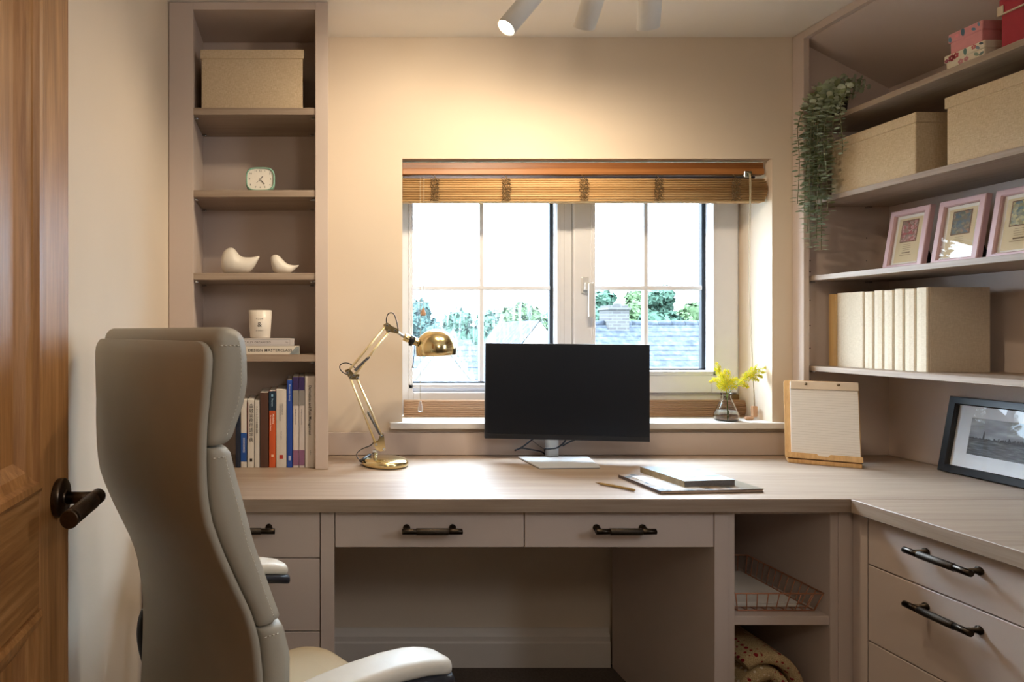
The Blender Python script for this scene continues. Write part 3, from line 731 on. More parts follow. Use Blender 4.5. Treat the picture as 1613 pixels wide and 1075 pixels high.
prints(t, [('flower', 1.812, zl-.002, .010, '9a3440', 0), ('flower', 1.800, zl, .009, 'b04a50', .5), ('leaf', 1.775, zl, .0095, '5d7d78', .1), ('flower', 1.752, zl+.003, .007, 'c2706c', .3), ('leaf', 1.742, zl-.003, .007, '7d8a96', .8), ('flower', 1.826, zl-.005, .006, '8f3f55', .2), ('leaf', 1.733, zl+.004, .006, '43505a', 1.2)], GX-.0006)
prints(t, [('flower', 1.790, S1+.010, .008, 'c88a8c', .4), ('flower', 1.775, S1+.011, .007, 'c88a8c', .1), ('leaf', 1.748, S1+.012, .008, '8a9a86', .9), ('leaf', 1.735, S1+.009, .007, '6d8280', 2)], GX+.0024)
t = linen_box((GX+.006, 1.736, S1+.041), (1.925, 1.828, S1+.0985), 'pink patterned gift box stacked on the cream flowered box', mat('pink_card', 'cf8a8a', .6), .026, .003, 'gift boxes on the topmost shelf')
zl = S1+.086
prints(t, [('leaf', 1.822, zl-.004, .0085, '5f7f93', .2), ('leaf', 1.787, zl+.002, .0105, '56788c', .1), ('flower', 1.803, zl, .005, 'e08a90', .2), ('leaf', 1.758, zl-.003, .007, '5f7f93', 1.0), ('leaf', 1.745, zl+.004, .006, '6b8799', .3)], GX+.0054)
rb = thing('keepsake_box', 'red lidded box with cream metal edges on the topmost shelf', 'box', (1.87, 1.60, S1), 0)
M_RED = mat('red_leatherette', '9c2530', .55, var=.05, bump=.1, bscale=600)
ya, yb = 1.500, 1.688
obj('box_body', MB().box((GX+.002, ya+.002, S1+.0004), (1.965, yb-.002, S1+.085), .002), M_RED, rb)
obj('lid', MB().box((GX-.001, ya-.001, S1+.0855), (1.968, yb+.001, S1+.125), .002), M_RED, rb)
M_TRIM = mat('cream_metal', 'c9bda6', .35, .6, var=.02)
b = MB(); b.box((GX-.003, ya-.003, S1+.0830), (1.970, yb+.003, S1+.0872)).box((GX-.003, yb-.012, S1+.087), (GX+.012, yb+.003, S1+.107)); obj('metal_trim', b, M_TRIM, rb)

# picture frames
def frame(name, label, loc, rz, tilt, w, h, bw, bd, m_frame, fill, group=None, glass=True, stand=True, cat='picture frame'):
    t = thing(name, label, cat, loc, rz, group); T = Matrix.Rotation(-tilt, 4, 'X')
    def fin(nm, b, m):
        for v in b.bm.verts: v.co = T @ v.co
        return obj(nm, b, m, t, world=False)
    b = MB(); o = [(-w/2, 0), (w/2, 0), (w/2, h), (-w/2, h)]
    lp = []
    for ins, y in ((0, 0), (0, -bd+.002), (.002, -bd), (bw-.003, -bd), (bw, -bd+.004), (bw, 0)):
        lp.append([Vector((-w/2+ins, y, ins)), Vector((w/2-ins, y, ins)), Vector((w/2-ins, y, h-ins)), Vector((-w/2+ins, y, h-ins))])
    b.loft(lp, True, False, False); fin('frame', b, m_frame)
    fin('backing', MB().box((-w/2+bw-.004, -.004, bw-.004), (w/2-bw+.004, .002, h-bw+.004)), M_INK)
    for nm, bb, m in fill(w, h, bw): fin(nm, bb, m)
    if glass:
        g = MB().box((-w/2+bw-.002, -bd+.005, bw-.002), (w/2-bw+.002, -bd+.0065, h-bw+.002)); fin('pane', g, GLASSY)
    if stand:      # easel strut behind
        hz = h*.72*math.cos(tilt); top = T @ Vector((0, .002, h*.72)); ft = Vector((0, top.y+.055, .001))
        b = MB(); a = top; n = Vector((.022, 0, 0)); k = Vector((0, .0015, 0))
        b.poly([a-n*.6, a+n*.6, ft+n, ft-n]); b.poly([a-n*.6+k, a+n*.6+k, ft+n+k, ft-n+k]); obj('strut', b, M_INK, t, world=False)
    return t
t = NT('picture_glass'); t.t.nodes.remove(t.b); tr = t.n('ShaderNodeBsdfTransparent'); gl = t.n('ShaderNodeBsdfGlossy'); gl.inputs['Roughness'].default_value = .015
fr = t.n('ShaderNodeFresnel'); fr.inputs[0].default_value = 1.5; mx = t.n('ShaderNodeMixShader')
ge = t.n('ShaderNodeNewGeometry'); ff = t.n('ShaderNodeMath', operation='SUBTRACT'); ff.inputs[0].default_value = 1; t.l(ge.outputs['Backfacing'], ff.inputs[1])
fm = t.n('ShaderNodeMath', operation='MULTIPLY'); t.l(fr.outputs[0], fm.inputs[0]); t.l(ff.outputs[0], fm.inputs[1])
t.l(fm.outputs[0], mx.inputs[0]); t.l(tr.outputs[0], mx.inputs[1]); t.l(gl.outputs[0], mx.inputs[2]); t.l(mx.outputs[0], t.out.inputs[0]); GLASSY = t.m
def R4(x0, z0, x1, z1, y): return MB().quad((x0, y, z0), (x1, y, z0), (x1, y, z1), (x0, y, z1))
def painting(name, cols, sc):
    t = NT(name); v = t.coord((1, 1, 1)); vo = t.n('ShaderNodeTexVoronoi'); vo.inputs['Scale'].default_value = sc; t.l(v, vo.inputs['Vector'])
    sp = t.n('ShaderNodeSeparateColor'); t.l(vo.outputs['Color'], sp.inputs[0])
    ad = t.n('ShaderNodeMath', operation='MULTIPLY_ADD'); t.l(sp.outputs[0], ad.inputs[0]); ad.inputs[1].default_value = .55
    nz = t.noise(v, sc*.22, 3); n2 = t.n('ShaderNodeMath', operation='MULTIPLY'); t.l(nz, n2.inputs[0]); n2.inputs[1].default_value = .5; t.l(n2.outputs[0], ad.inputs[2])
    t.l(t.ramp(ad.outputs[0], [((i+.3)/len(cols), c) for i, c in enumerate(cols)]), t.b.inputs['Base Color']); t.set(Roughness=.6); return t.m
M_PINK = mat('pink_lacquer', 'c4a3a3', .4, var=.02); M_CARD = mat('cream_print_card', 'c9b48f', .8, var=.03); M_MOUNT = mat('white_mount', 'd6cfc4', .8, var=.01)
def pinkfill(pm):
    def fill(w, h, bw):
        i = bw+.010; pw0, pw1 = -w/2+i+.016, w/2-i-.016; pz0, pz1 = h*.47, h-i-.010
        out = [('mount', R4(-w/2+bw-.002, bw-.002, w/2-bw+.002, h-bw+.002, -.006), M_MOUNT), ('print', R4(-w/2+i, i-.004, w/2-i, h-i, -.0065), M_CARD),
               ('print_border', R4(pw0-.003, pz0-.003, pw1+.003, pz1+.003, -.0070), mat('print_edge', '6a4a34', .8, var=0)), ('print_picture', R4(pw0, pz0, pw1, pz1, -.0075), pm)]
        b = MB()
        for zz, ww, th in ((.415, .026, .0008), (.385, .032, .0008), (.355, .030, .0008), (.325, .026, .0008), (.275, .030, .0028), (.243, .046, .0012)):
            z = h*zz
            for k in range(int(ww/.0042)):
                xx = -ww/2+k*.0042; b.quad((xx, -.0072, z), (xx+.0030, -.0072, z), (xx+.0030, -.0072, z+th*1.4), (xx, -.0072, z+th*1.4))
        out.append(('print_lettering', b, mat('sepia_ink', '5b4632', .8, var=0))); return out
    return fill
pics = [painting('flower_print', ['4a2a26', '6b4a34', 'a04a48', '7a6a58', 'b88a84', '8a3038'], 150), painting('woodland_print', ['2f2f28', '4a5648', '6f5d42', '3f5560', '86765a', 'a35a40'], 130), painting('garden_print', ['26281f', '55583e', '8d8158', '4b6468', 'b5a673', '3a4030'], 120)]
for i, (pl, pr, yl, lab) in enumerate(((1407, 1473, 336, 'pink framed flower print, nearest the window of three'), (1484, 1562, 318, 'pink framed woodland print, middle of three'), (1573, 1668, 304, 'pink framed garden print nearest the doorway, cut by the photo edge'))):
    X = 1.945; Ya, Yb = F*X/(pl-CX), F*X/(pr-CX); w_ = Ya-Yb; h_ = .197
    frame('picture_frame', lab, (X-.026, (Ya+Yb)/2, S3+.0004), -PI/2-.045, math.radians(9), w_, h_, .019, .016, M_PINK, pinkfill(pics[i]), 'pink framed prints')
def skyfill(w, h, bw):
    a0, a1, c0, c1 = -w/2+.068, w/2-.068, .066, h-.058; hz = c0+(c1-c0)*.44
    t = NT('stormy_sky_print'); v = t.coord((1, 1, 1)); t.l(t.ramp(t.noise(t.coord((.5, 1, 1.6)), 26, 4), [(.3, '6d7076'), (.55, '8f9298'), (.75, 'b4b7bc')]), t.b.inputs['Base Color']); t.set(Roughness=.5)
    u = NT('water_print'); u.l(u.ramp(u.noise(u.coord((.35, 1, 2.2)), 90, 4), [(.35, '2a2b2d'), (.6, '56585b'), (.75, '7c7e81')]), u.b.inputs['Base Color']); u.set(Roughness=.5)
    out = [('mount', R4(-w/2+bw-.002, bw-.002, w/2-bw+.002, h-bw+.002, -.006), mat('bright_white_mount', 'dfe2e6', .8, var=.01)),
           ('print_sky', R4(a0, hz, a1, c1, -.0065), t.m), ('print_water', R4(a0, c0, a1, hz, -.0065), u.m)]
    b = MB(); r = random.Random(5); xs = a0
    b.quad((a0, -.0068, hz), (a1, -.0068, hz), (a1, -.0068, hz+.002), (a0, -.0068, hz+.002))
    while xs < a1-.004:
        ww = r.uniform(.0015, .004); f = (xs-a0)/(a1-a0); hh = r.uniform(.002, .005)+(.009*r.random() if f > .28 else 0)
        b.quad((xs, -.0068, hz), (xs+ww, -.0068, hz), (xs+ww, -.0068, hz+hh), (xs, -.0068, hz+hh)); xs += ww*r.uniform(.9, 1.3)
    xt = a0+.042; b.poly([(xt-.003, -.0069, hz), (xt+.003, -.0069, hz), (xt+.0022, -.0069, hz+.014), (xt+.0003, -.0069, hz+.026), (xt-.0003, -.0069, hz+.026), (xt-.0022, -.0069, hz+.014)])
    out.append(('print_skyline', b, mat('skyline_ink', '2b2d31', .6, var=0))); return out
wY0, wY1 = 1.690, 2.078
frame('picture_frame', 'black framed city skyline photograph leaning on the desk at right', (2.020, (wY0+wY1)/2, .7506), -PI/2, math.radians(10), wY1-wY0, .236, .024, .020, mat('black_lacquer', '17181b', .3, var=0), skyfill, None, True, False)

# trailing eucalyptus
eu = thing('trailing_plant', 'trailing green eucalyptus in a dark pot at the end of the topmost shelf', 'plant', (1.832, 2.262, S1))
pc = Vector((1.830, 2.268, S1+.0004))
obj('pot', MB().lathe([(0, 0), (.030, 0), (.033, .003), (.039, .070), (.041, .078), (.038, .079), (.036, .070), (0, .066)], pc, 24), mat('dark_pot', '2a2520', .6, var=.1), eu)
rr = random.Random(11); stems = MB(); leaves = [MB(), MB(), MB()]
M_EU = [mat('eucalyptus_leaf', '97a488', .7, var=.15, scale=40), mat('eucalyptus_leaf_pale', 'b4bda6', .7, var=.15, scale=40), mat('eucalyptus_leaf_dark', '7d8760', .7, var=.2, scale=40)]
def leaf(p, d, n, L, W, mb):
    d = d.normalized(); n = (n-d*n.dot(d))
    if n.length < .01: n = Vector((0, 0, 1)).cross(d)
    n.normalize(); s = d.cross(n); k = .12*L
    pts = [p, p+d*L*.3+s*W*.42+n*k*.3, p+d*L*.62+s*W*.5, p+d*L*.9+s*W*.26-n*k*.3, p+d*L-n*k*.5, p+d*L*.9-s*W*.26-n*k*.3, p+d*L*.62-s*W*.5, p+d*L*.3-s*W*.42+n*k*.3]
    mid = p+d*L*.55-n*k*.4
    vs = [mb.bm.verts.new(q) for q in pts]; c = mb.bm.verts.new(mid)
    for i in range(8): f = mb.bm.faces.new((vs[i], vs[(i+1) % 8], c)); f.material_index = mb.mi; f.smooth = True
def strand(pts, n0=.012, size=.015, dense=1.0):
    sp = spline(pts, 10); stems.tube(sp, .0011, 5)
    acc = 0; k = 0
    for a, b2 in zip(sp, sp[1:]):
        acc += (b2-a).length
        while acc > n0/dense:
            acc -= n0/dense; t = (b2-a).normalized(); k += 1
            base = rr.uniform(0, 2*PI) if k % 3 == 0 else k*PI/2
            e1 = t.cross(Vector((.3, 1, .2))).normalized(); e2 = t.cross(e1)
            for sg in (0, PI):
                d = e1*math.cos(base+sg)+e2*math.sin(base+sg)-t*.15+Vector((0, 0, -.12)); L = size*rr.uniform(.65, 1.2)
                leaf(b2+d*.002, d, t*-1+Vector((rr.uniform(-.4, .4), rr.uniform(-.4, .4), rr.uniform(-.2, .4))), L, L*.8, leaves[rr.choice((0, 0, 1, 1, 2))])
top = pc+Vector((0, 0, .075))
# y over the shelf edge, x proud of the shelf, bottom z
for yy, xx, zb, L in ((2.275, 1.712, 1.63, 1), (2.262, 1.735, 1.72, 1), (2.250, 1.722, 1.60, 1), (2.236, 1.745, 1.58, 1), (2.225, 1.728, 1.66, 1), (2.215, 1.742, 1.555, 1), (2.205, 1.726, 1.50, 1), (2.192, 1.745, 1.63, 1), (2.180, 1.733, 1.70, 1), (2.165, 1.748, 1.78, 1), (2.212, 1.735, 1.462, 1), (2.245, 1.730, 1.53, 1), (2.232, 1.742, 1.70, 1), (2.200, 1.748, 1.58, 1), (2.256, 1.740, 1.59, 1), (2.222, 1.718, 1.475, 1)):
    j = lambda s: rr.uniform(-s, s)
    strand([top+Vector((j(.01), j(.01), -.01)), top+Vector((-.03, (yy-top.y)*.4, .035+j(.02))), (xx+.025, yy+j(.01), S1+.05+j(.02)), (xx, yy, S1-.02), (xx+j(.006), yy+j(.008), (S1+zb)/2), (xx+j(.008), yy+j(.01), zb)], .0098, .0205)
strand([top, (1.76, 2.13, S1+.07), (1.745, 2.135, S1-.0), (1.748, 2.13, 1.79), (1.745, 2.128, 1.765)], .013, .017)
for dx, dy, dz in ((.02, -.05, .04), (.03, -.085, .035), (.00, -.035, .055), (-.02, -.02, .045), (.03, -.10, .01), (-.03, -.035, .035), (.02, -.075, -.005), (-.04, -.01, .03)):
    strand([top, top+Vector((dx*.5, dy*.5, dz+.008)), top+Vector((dx, dy, dz))], .008, .020)
obj('stems', stems, mat('plant_stem', '6a6a4c', .7, var=.1), eu)
for l, m in zip(leaves, M_EU): obj('foliage', l, m, eu)
HP = (15, 14, 11, 12)
# ================================================================== blind at the window
BY = 2.392
def bx(p): return (p-CX)/434.4
def bz(p): return H-(p-CY)/434.4
M_BAM = wood('bamboo_reed', 'ae8655', 'e0c092', 0, .5, 60, .02, .2, 'c9a26e')
M_BAMD = wood('bamboo_rail', '6b3f20', '99622f', 0, .4, 30, .02, .1)
M_CORD = mat('cream_cord', 'c9bba0', .9, var=.02)
bl = thing('bamboo_blind', 'bamboo blind drawn up to the top of the window', 'blind', (1.02, BY, bz(321)))
obj('head_rail', MB().box((WX0+.003, BY-.012, bz(268)), (1.668, BY+.012, 1.799), .002), M_BAMD, bl)
obj('valance_strip', MB().box((WX0+.003, BY-.017, bz(277)), (1.668, BY+.012, bz(267)), .003, 2), wood('bamboo_strip', '8a5428', 'b27842', 0, .4, 30, .02, .1), bl)
obj('lift_rail', MB().box((WX0+.010, BY-.008, bz(281.5)), (1.640, BY+.004, bz(278.6)), .001), mat('dark_steel', '4a4650', .4, .6, var=.05), bl)
b = MB(); n = 10; zt, zb_ = bz(283.5), bz(320)
for k in range(n):
    z = zt+(zb_-zt)*(k+.5)/n; bul = math.sin(PI*(k+.6)/n)*.006
    for dy in (0, .009, .018, .027): b.tube([(WX0+.003, BY-.020-bul+dy, z), (1.662+bul*1.4, BY-.020-bul+dy, z)], (zt-zb_)/n*.53, 7)
obj('reed_stack', b, M_BAM, bl)
r = random.Random(3)
for pxx in (682, 793, 914, 1030, 1150):
    X = bx(pxx); b = MB()
    for s_ in (-.012, -.004, .004, .012):
        pts = [(X+s_+r.uniform(-.003, .003), BY-.030-r.uniform(0, .004), z) for z in [zt-.004-(zt-zb_)*i/13 for i in range(13)]]
        b.tube([(p[0]+(.0035 if i % 2 else -.0035), p[1]-.003, p[2]) for i, p in enumerate(pts)], .0016, 5)
    for k in range(6):
        z = zt-.006-(zt-zb_)*k/6; b.tube(spline([(X-.013, BY-.031, z), (X-.004, BY-.0345, z-.006+r.uniform(-.003, .003)), (X+.006, BY-.033, z+r.uniform(-.004, .002)), (X+.014, BY-.031, z-.004)], 4), .0013, 5)
    b.tube(spline([(X-.004, BY-.020, bz(278)), (X+.006, BY-.022, bz(283)), (X-.002, BY-.030, bz(287))], 5), .0012, 5)
    obj('ladder_cord', b, mat('knotted_cord', '6a5538', .95, var=.25, scale=150), bl)
def tassel(x, y, zt, L, m, lab):
    return obj('tassel', MB().lathe([(0, 0), (.0085, 0), (.0095, L*.25), (.008, L*.5), (.0045, L*.85), (.003, L), (0, L)], (x, y, zt-L), 16), m, bl)
M_CLEAR = mat('clear_acrylic', 'f0e3dc', .1, var=0, trans=.6); M_TAS = mat('pale_wood', 'b98f6e', .6, var=.06)
for x, zz in ((bx(664), bz(487)), (bx(659.5), bz(633))):
    obj('pull_cord', MB().tube([(x+.003 if zz > 1 else x, BY-.032, bz(283)), (x, BY-.034, zz)], .0009, 6), M_CORD, bl)
tassel(bx(664), BY-.034, bz(486), .028, M_TAS, ''); tassel(bx(659.5), BY-.034, bz(631), .037, M_CLEAR, '')
obj('cord_bracket', MB().box((bx(1165), BY-.026, bz(282)), (bx(1177), BY-.012, bz(272)), .002), M_CHROME, bl)
e = P(1188, 640, 2.42)
for dx in (0, .004): obj('pull_cord', MB().tube(spline([(bx(1171)+dx, BY-.030, bz(276)), (bx(1172)+dx, BY-.031, bz(300)), (bx(1178)+dx, BY-.005, bz(450)), (e.x+dx*.4, e.y, e.z)], 8), .0010, 6), M_CORD, bl)
obj('tassel', MB().box((e.x-.0085, e.y-.007, e.z-.040), (e.x+.0085, e.y+.007, e.z), .002, 2), M_TAS, bl)
t = obj('cord_toggle', MB().tube([(P(1173, 658, 2.40).x, 2.40, .873), (P(1175, 658, 2.40).x, 2.40, .873), (P(1185, 658, 2.40).x, 2.403, .873), (P(1187, 658, 2.40).x, 2.404, .873)], [.003, .0066, .0066, .004], 12), M_TAS)
tag(t, 'small wooden cord toggle lying on the window board right of the vase', 'toggle')
def reeded(): 
    b = MB(); n = 8; z0, z1 = .8664, .929
    for k in range(n):
        z = z0+(z1-z0)*(k+.5)/n; b.tube([(.388, 2.492, z), (1.672+.006*math.sin(PI*(k+.5)/n), 2.492, z)], (z1-z0)/n*.56, 8)
    b.box((.388, 2.492, z0), (1.670, 2.510, z1)); return b
tag(obj('wooden_strip', reeded(), wood('reeded_wood', '8d6a4e', 'b08b6a', 0, .5, 50, .02, .15)), 'reeded brown wooden strip along the back of the window board', 'wood strip')

# ================================================================== brass lamp
LY = 2.163
def L(px_, py, dy=0): return Vector(((px_-CX)/480.3, LY+dy, H-(py-CY)/480.3))
lp = thing('desk_lamp', 'polished brass jointed desk lamp with dome shade', 'lamp', (.273, LY, .7505))
bc = Vector((.273, LY, .7506))
obj('base', MB().lathe([(0, 0), (.073, 0), (.0765, .006), (.0765, .013), (.073, .019), (.066, .0225), (.03, .0255), (0, .026)], bc, 48), M_BRASS, lp)
obj('base_pad', MB().lathe([(.070, -.0001), (.0735, -.0001), (.0745, .0025), (.07, .003)], bc, 48), M_BLACK, lp)
pb = L(590.5, 728); obj('post', MB().cyl((pb.x, LY, .772), (pb.x, LY, L(590, 709).z), .0058, 16).cyl((pb.x, LY, L(0, 716).z), (pb.x, LY, L(0, 709).z), .008, 16), M_CHROME, lp)
def plate(pts, w, m, name, dy=0):
    """pair of flat brackets either side of the arm"""
    b = MB()
    for s_ in (-1, 1): b.prism([(L(*p).x, L(*p).z) for p in pts], LY+s_*w-.001, LY+s_*w+.001, 1)
    return obj(name, b, m, lp)
def pins(ps, w, name='pivot_pin', rad=.0045):
    b = MB()
    for p in ps:
        q = L(*p); b.capcyl((q.x, LY-w-.003, q.z), (q.x, LY+w+.003, q.z), rad, 14)
    return obj(name, b, M_CHROME, lp)
plate([(587, 698), (592, 708), (599, 711), (607, 708), (604, 684), (600, 684), (596, 695)], .009, M_BRASS, 'base_bracket')
pins([(592, 700), (604, 707), (601, 687)], .009)
def bar(name, p, q, r_=.0036, w=.006, m=M_BRASS2):
    b = MB()
    for s_ in (-1, 1):
        b.cyl(L(*p, s_*w), L(*q, s_*w), r_, 14)
    return obj(name, b, m, lp)
bar('lower_arm', (550, 592), (592, 700)); bar('lower_arm', (561, 594.5), (602, 688))
bar('upper_arm', (546.5, 587), (608.5, 513)); bar('upper_arm', (557.5, 592), (613, 522))
plate([(543, 584), (550, 581), (558, 590), (566, 590), (564, 598), (551, 598)], .0085, M_BRASS, 'elbow_bracket'); pins([(547, 587), (557, 591.5), (552, 594), (562.5, 595.5)], .0085)
plate([(604, 512), (610, 508.5), (617, 514), (627, 519), (626, 526), (617, 524), (609, 523)], .0085, M_BRASS, 'head_bracket'); pins([(609, 512.5), (612, 522), (622, 521)], .0085)
def spring(p, q, r_=.0038, turns=34):
    b = MB()
    for s_ in (-1, 1):
        a, c = L(*p, s_*.0065), L(*q, s_*.0065); d = (c-a).normalized(); n1 = Vector((0, 1, 0)); n2 = d.cross(n1)
        b.tube([a+(c-a)*(i/(turns*6))+(n1*math.cos(i*PI/3)+n2*math.sin(i*PI/3))*r_ for i in range(turns*6+1)], .0010, 4)
        b.cyl(a, c, r_*.75, 8)
    return obj('spring', b, mat('steel_spring', '8d9198', .25, 1, var=.1, scale=300), lp)
spring((579.5, 650), (598.5, 685)); spring((559, 584), (580.5, 563.5)); pins([(580, 649), (581, 563)], .009, rad=.003)
obj('neck', MB().tube([L(624, 522), L(633, 529), L(642, 534)], [.0055, .0045, .0048], 12), M_CHROME, lp)
b = MB().use(M_BRASS).capcyl(L(636.5, 531), L(645, 535), .0125, 20).use(M_BLACK).capcyl(L(645, 534.5), L(652, 537.5), .0148, 20).use(M_BLACK).capcyl(L(647, 540), L(646, 545), .006, 10).use(M_BRASS).capcyl(L(651.5, 537), L(662, 542), .0128, 20)
obj('lamp_holder', b, None, lp)
rot = Matrix.Rotation(math.radians(-3), 3, 'Y'); prof = []
for k in range(13):
    a = PI/2*k/12; prof.append((.0655*math.sin(a), .0205+.0640*math.cos(a)))
prof[0] = (.0005, prof[0][1]); prof += [(.0655, .0)]; inner = [(r_-.0015 if r_ > .003 else .0004, z-.0012) for r_, z in prof[::-1]]
obj('lamp_shade', MB().lathe(prof+[(.0645, -.0004)]+inner[0:], L(687.3, 559.3), 48, rot, False), M_BRASS, lp)
obj('bulb', MB().lathe([(.010, .055), (.013, .050), (.021, .033), (.021, .022), (.013, .010), (.0004, .006)], L(687.3, 559.3), 20, rot), mat('frosted_bulb', 'e9e6de', .3, var=0), lp)
b = MB()
b.tube(spline([L(609, 511), L(608.6, 503), L(611, 495.5), L(616, 493), L(621, 496), L(625, 508), L(628, 522), L(634, 528)], 6), .0017, 8)
b.tube(spline([L(548, 591), L(539, 586), L(535, 579), L(538, 573.5), L(546, 572), L(553, 574.5), L(559, 580)], 6), .0017, 8)
b.tube(spline([L(588.5, 698), L(582, 703), L(570, 708), L(562, 713.5, -.01), L(562, 719, -.02), L(568, 725, -.03)], 6), .0017, 8)
b.tube(spline([(L(568, 0).x, LY-.03, .768), (L(571, 0).x, LY+.0, .758), (L(580, 0).x, LY+.075, .7535), (L(592, 0).x, LY+.105, .7525), (L(640, 0).x, LY+.155, .7525)], 6), .0018, 8)
obj('power_cord', b, M_BLACK, lp)
obj('cord_switch', MB().capcyl(L(566, 724, -.03), L(585, 719, .03), .0048, 10, .002), M_BLACK, lp)
obj('pull_switch', MB().tube([L(653, 545), L(652, 560), L(650, 578)], [.0012, .0012, .0014], 6).cyl(L(649, 578.5), L(651.5, 579.5), .002, 8), M_BLACK, lp)

# ================================================================== monitor
mo = thing('monitor', 'black flat screen monitor on a silver stand', 'monitor', (.9, 2.24, .7505))
BL, BR_ = P(764, 691, 2.262), P(1024, 697, 2.214); TL = P(764, 541, 2.270); 
u = (BR_-BL); W_ = u.length; u.normalize(); v = (TL-BL); v = (v-u*v.dot(u)); Hh = .3275; v.normalize(); nrm = u.cross(v)
if nrm.y > 0: nrm = -nrm
def Q(a, c, d): return BL+u*a+v*c+nrm*d         # along, up, toward viewer
def slab(a0, a1, c0, c1, d0, d1, b=None, bev=.0):
    b = b or MB(); M = Matrix((u, v, nrm)).transposed().to_4x4(); M.translation = BL
    return b.box((a0, c0, d0), (a1, c1, d1), bev, 2, M)
obj('screen_housing', slab(0, W_, 0, Hh, -.016, 0, None, .0018), M_BLACK, mo)
obj('screen', slab(.006, W_-.006, .018, Hh-.006, -.001, .0006), mat('dark_screen', '13161d', .28, var=0, spec=.5), mo)
obj('chin', slab(.001, W_-.001, .001, .0165, -.001, .0014, None, .0005), mat('dark_chin', '1c1d22', .35, var=0), mo)
obj('rear_housing', slab(.10, W_-.10, .05, Hh-.05, -.045, -.015, None, .008), M_BLACK, mo)
M_ALU = mat('silver_aluminium', 'd4d9de', .38, .25, var=.02)
cx_ = .868; cy_ = 2.288
obj('stand_column', MB().prism([(cx_+a, cy_+c) for a, c in rrect(.0225, .014, .0135, 6)], .757, 1.01, 2, True), M_ALU, mo)
obj('mount', slab(W_/2-.05, W_/2+.05, .13, .23, -.075, -.044, None, .004), M_ALU, mo)
pts = [P(816, 721.2, 2.27), P(850, 738, 2.097), P(945.5, 737, 2.10), P(925, 720.3, 2.285), P(890, 719, 2.295)]
zt = .7565; poly = []
for (a, c) in ((816, 719.5), (850, 736.5), (945.5, 735.5), (926, 719.2)):
    Y = F*(H-zt)/(c-CY); poly.append(((a-CX)*Y/F, Y))
obj('stand_base', MB().prism(poly, .7525, zt, 2), M_ALU, mo)
ci = Vector((sum(p[0] for p in poly)/4, sum(p[1] for p in poly)/4, 0))
obj('base_pad', MB().prism([(ci.x+(p[0]-ci.x)*.985, ci.y+(p[1]-ci.y)*.985) for p in poly], .7502, .7526, 2), M_BLACK, mo)
def K(a, c, Y=2.30): return P(a, c, Y)
M_CAB2 = mat('black_cable', '1b1f2a', .45, var=0)
for pth, r_ in (([K(842, 690), K(833, 697), K(822, 705), K(811, 710, 2.29)], .0028), ([K(812, 709.5, 2.29), K(822, 706.5), K(838, 709), (K(854, 713.0).x, 2.305, .768), (K(863, 717).x, 2.31, .756), (K(880, 717).x, 2.325, .7545)], .0028), ([K(893, 690, 2.265), K(887, 699, 2.262), K(877, 706, 2.26), K(866, 707.5, 2.262), K(858, 708, 2.28), (K(861, 714).x, 2.305, .762), (K(864, 717).x, 2.32, .755)], .0028), ([K(905, 694, 2.30), K(896, 697, 2.30), K(886, 703, 2.305)], .0026), ([K(839, 695), K(851, 704), K(857, 708, 2.29)], .0009)):
    obj('cable', MB().tube(spline(pth, 8), r_, 8), M_CAB2, mo)

# ================================================================== paper things on the desk
def ZP(a, c, z):
    Y = F*(H-z)/(c-CY); return Vector(((a-CX)*Y/F, Y, z))
def slabbook(name, label, c00, c10, c01, z0, th, covers, page_m, top_prints, cat='magazine', spine=None):
    """c00 front left, c10 front right, c01 back left corner on the desk plane; lying flat"""
    o = Vector((c00.x, c00.y, z0)); ux = Vector((c10.x-c00.x, c10.y-c00.y, 0)); w = ux.length; ux.normalize()
    uy = Vector((-ux.y, ux.x, 0)); d = (c01-c00).length; t = thing(name, label, cat, (o+ux*w/2+uy*d/2))
    M = Matrix((ux, uy, Vector((0, 0, 1)))).transposed().to_4x4(); M.translation = o
    def bxx(lo, hi, nm, m, bev=0): obj(nm, MB().box(lo, hi, bev, 1, M), m, t)
    ct = .0014
    b = MB(); b.box((0, 0, 0), (w, d, ct), .0003, 1, M).box((0, 0, th-ct), (w, d, th), .0003, 1, M).box((0, 0, ct), (ct, d, th-ct), 0, 1, M); obj('cover', b, covers, t)
    bxx((ct, .0015, ct), (w-.0015, d-.0015, th-ct), 'pages', page_m)
    for q_, (nm, (a0, b0, a1, b1), m) in enumerate(top_prints): obj(nm, MB().quad(*[M @ Vector((x, y, th+.0003+.0004*q_)) for x, y in ((a0*w, b0*d), (a1*w, b0*d), (a1*w, b1*d), (a0*w, b1*d))]), m, t)
    return t
def cloudy(name, stops, sc=14, st=(1, 1, 1)):
    t = NT(name); t.l(t.ramp(t.noise(t.coord(st), sc, 4, .6, .6), stops), t.b.inputs['Base Color']); t.set(Roughness=.5); t.b.inputs['Specular IOR Level'].default_value = .3; return t.m
M_MAGC = cloudy('magazine_cover_print', [(.3, '4a3d34'), (.42, '8f7a68'), (.5, 'a89c92'), (.58, '5f6a76'), (.72, '3a332d')], 22)
M_BKC = cloudy('paperback_cover_print', [(.3, 'aab3bc'), (.5, '7f8e9e'), (.62, 'b9bec2'), (.75, '5f6d7a')], 9, (.6, 1.4, 1))
slabbook('magazine', 'large glossy magazine lying under the paperback book', ZP(1040, 779, .7506), ZP(1203, 776, .7506), ZP(981, 752.5, .7506), .7506, .0085, mat('magazine_spine', '4f4440', .35, var=.05), mat('magazine_pages', 'a9937f', .8, var=.1, scale=90), [('cover_print', (.0, .0, 1, 1), M_MAGC), ('cover_panel', (.08, .05, .45, .9), cloudy('magazine_pale_print', [(.3, 'b9c2cc'), (.55, 'e2e4e6'), (.75, '9a8f86')], 20)), ('cover_bar', (.80, .0, 1, 1), mat('olive_print', '7d776a', .3, var=.06))])
z1 = .7596
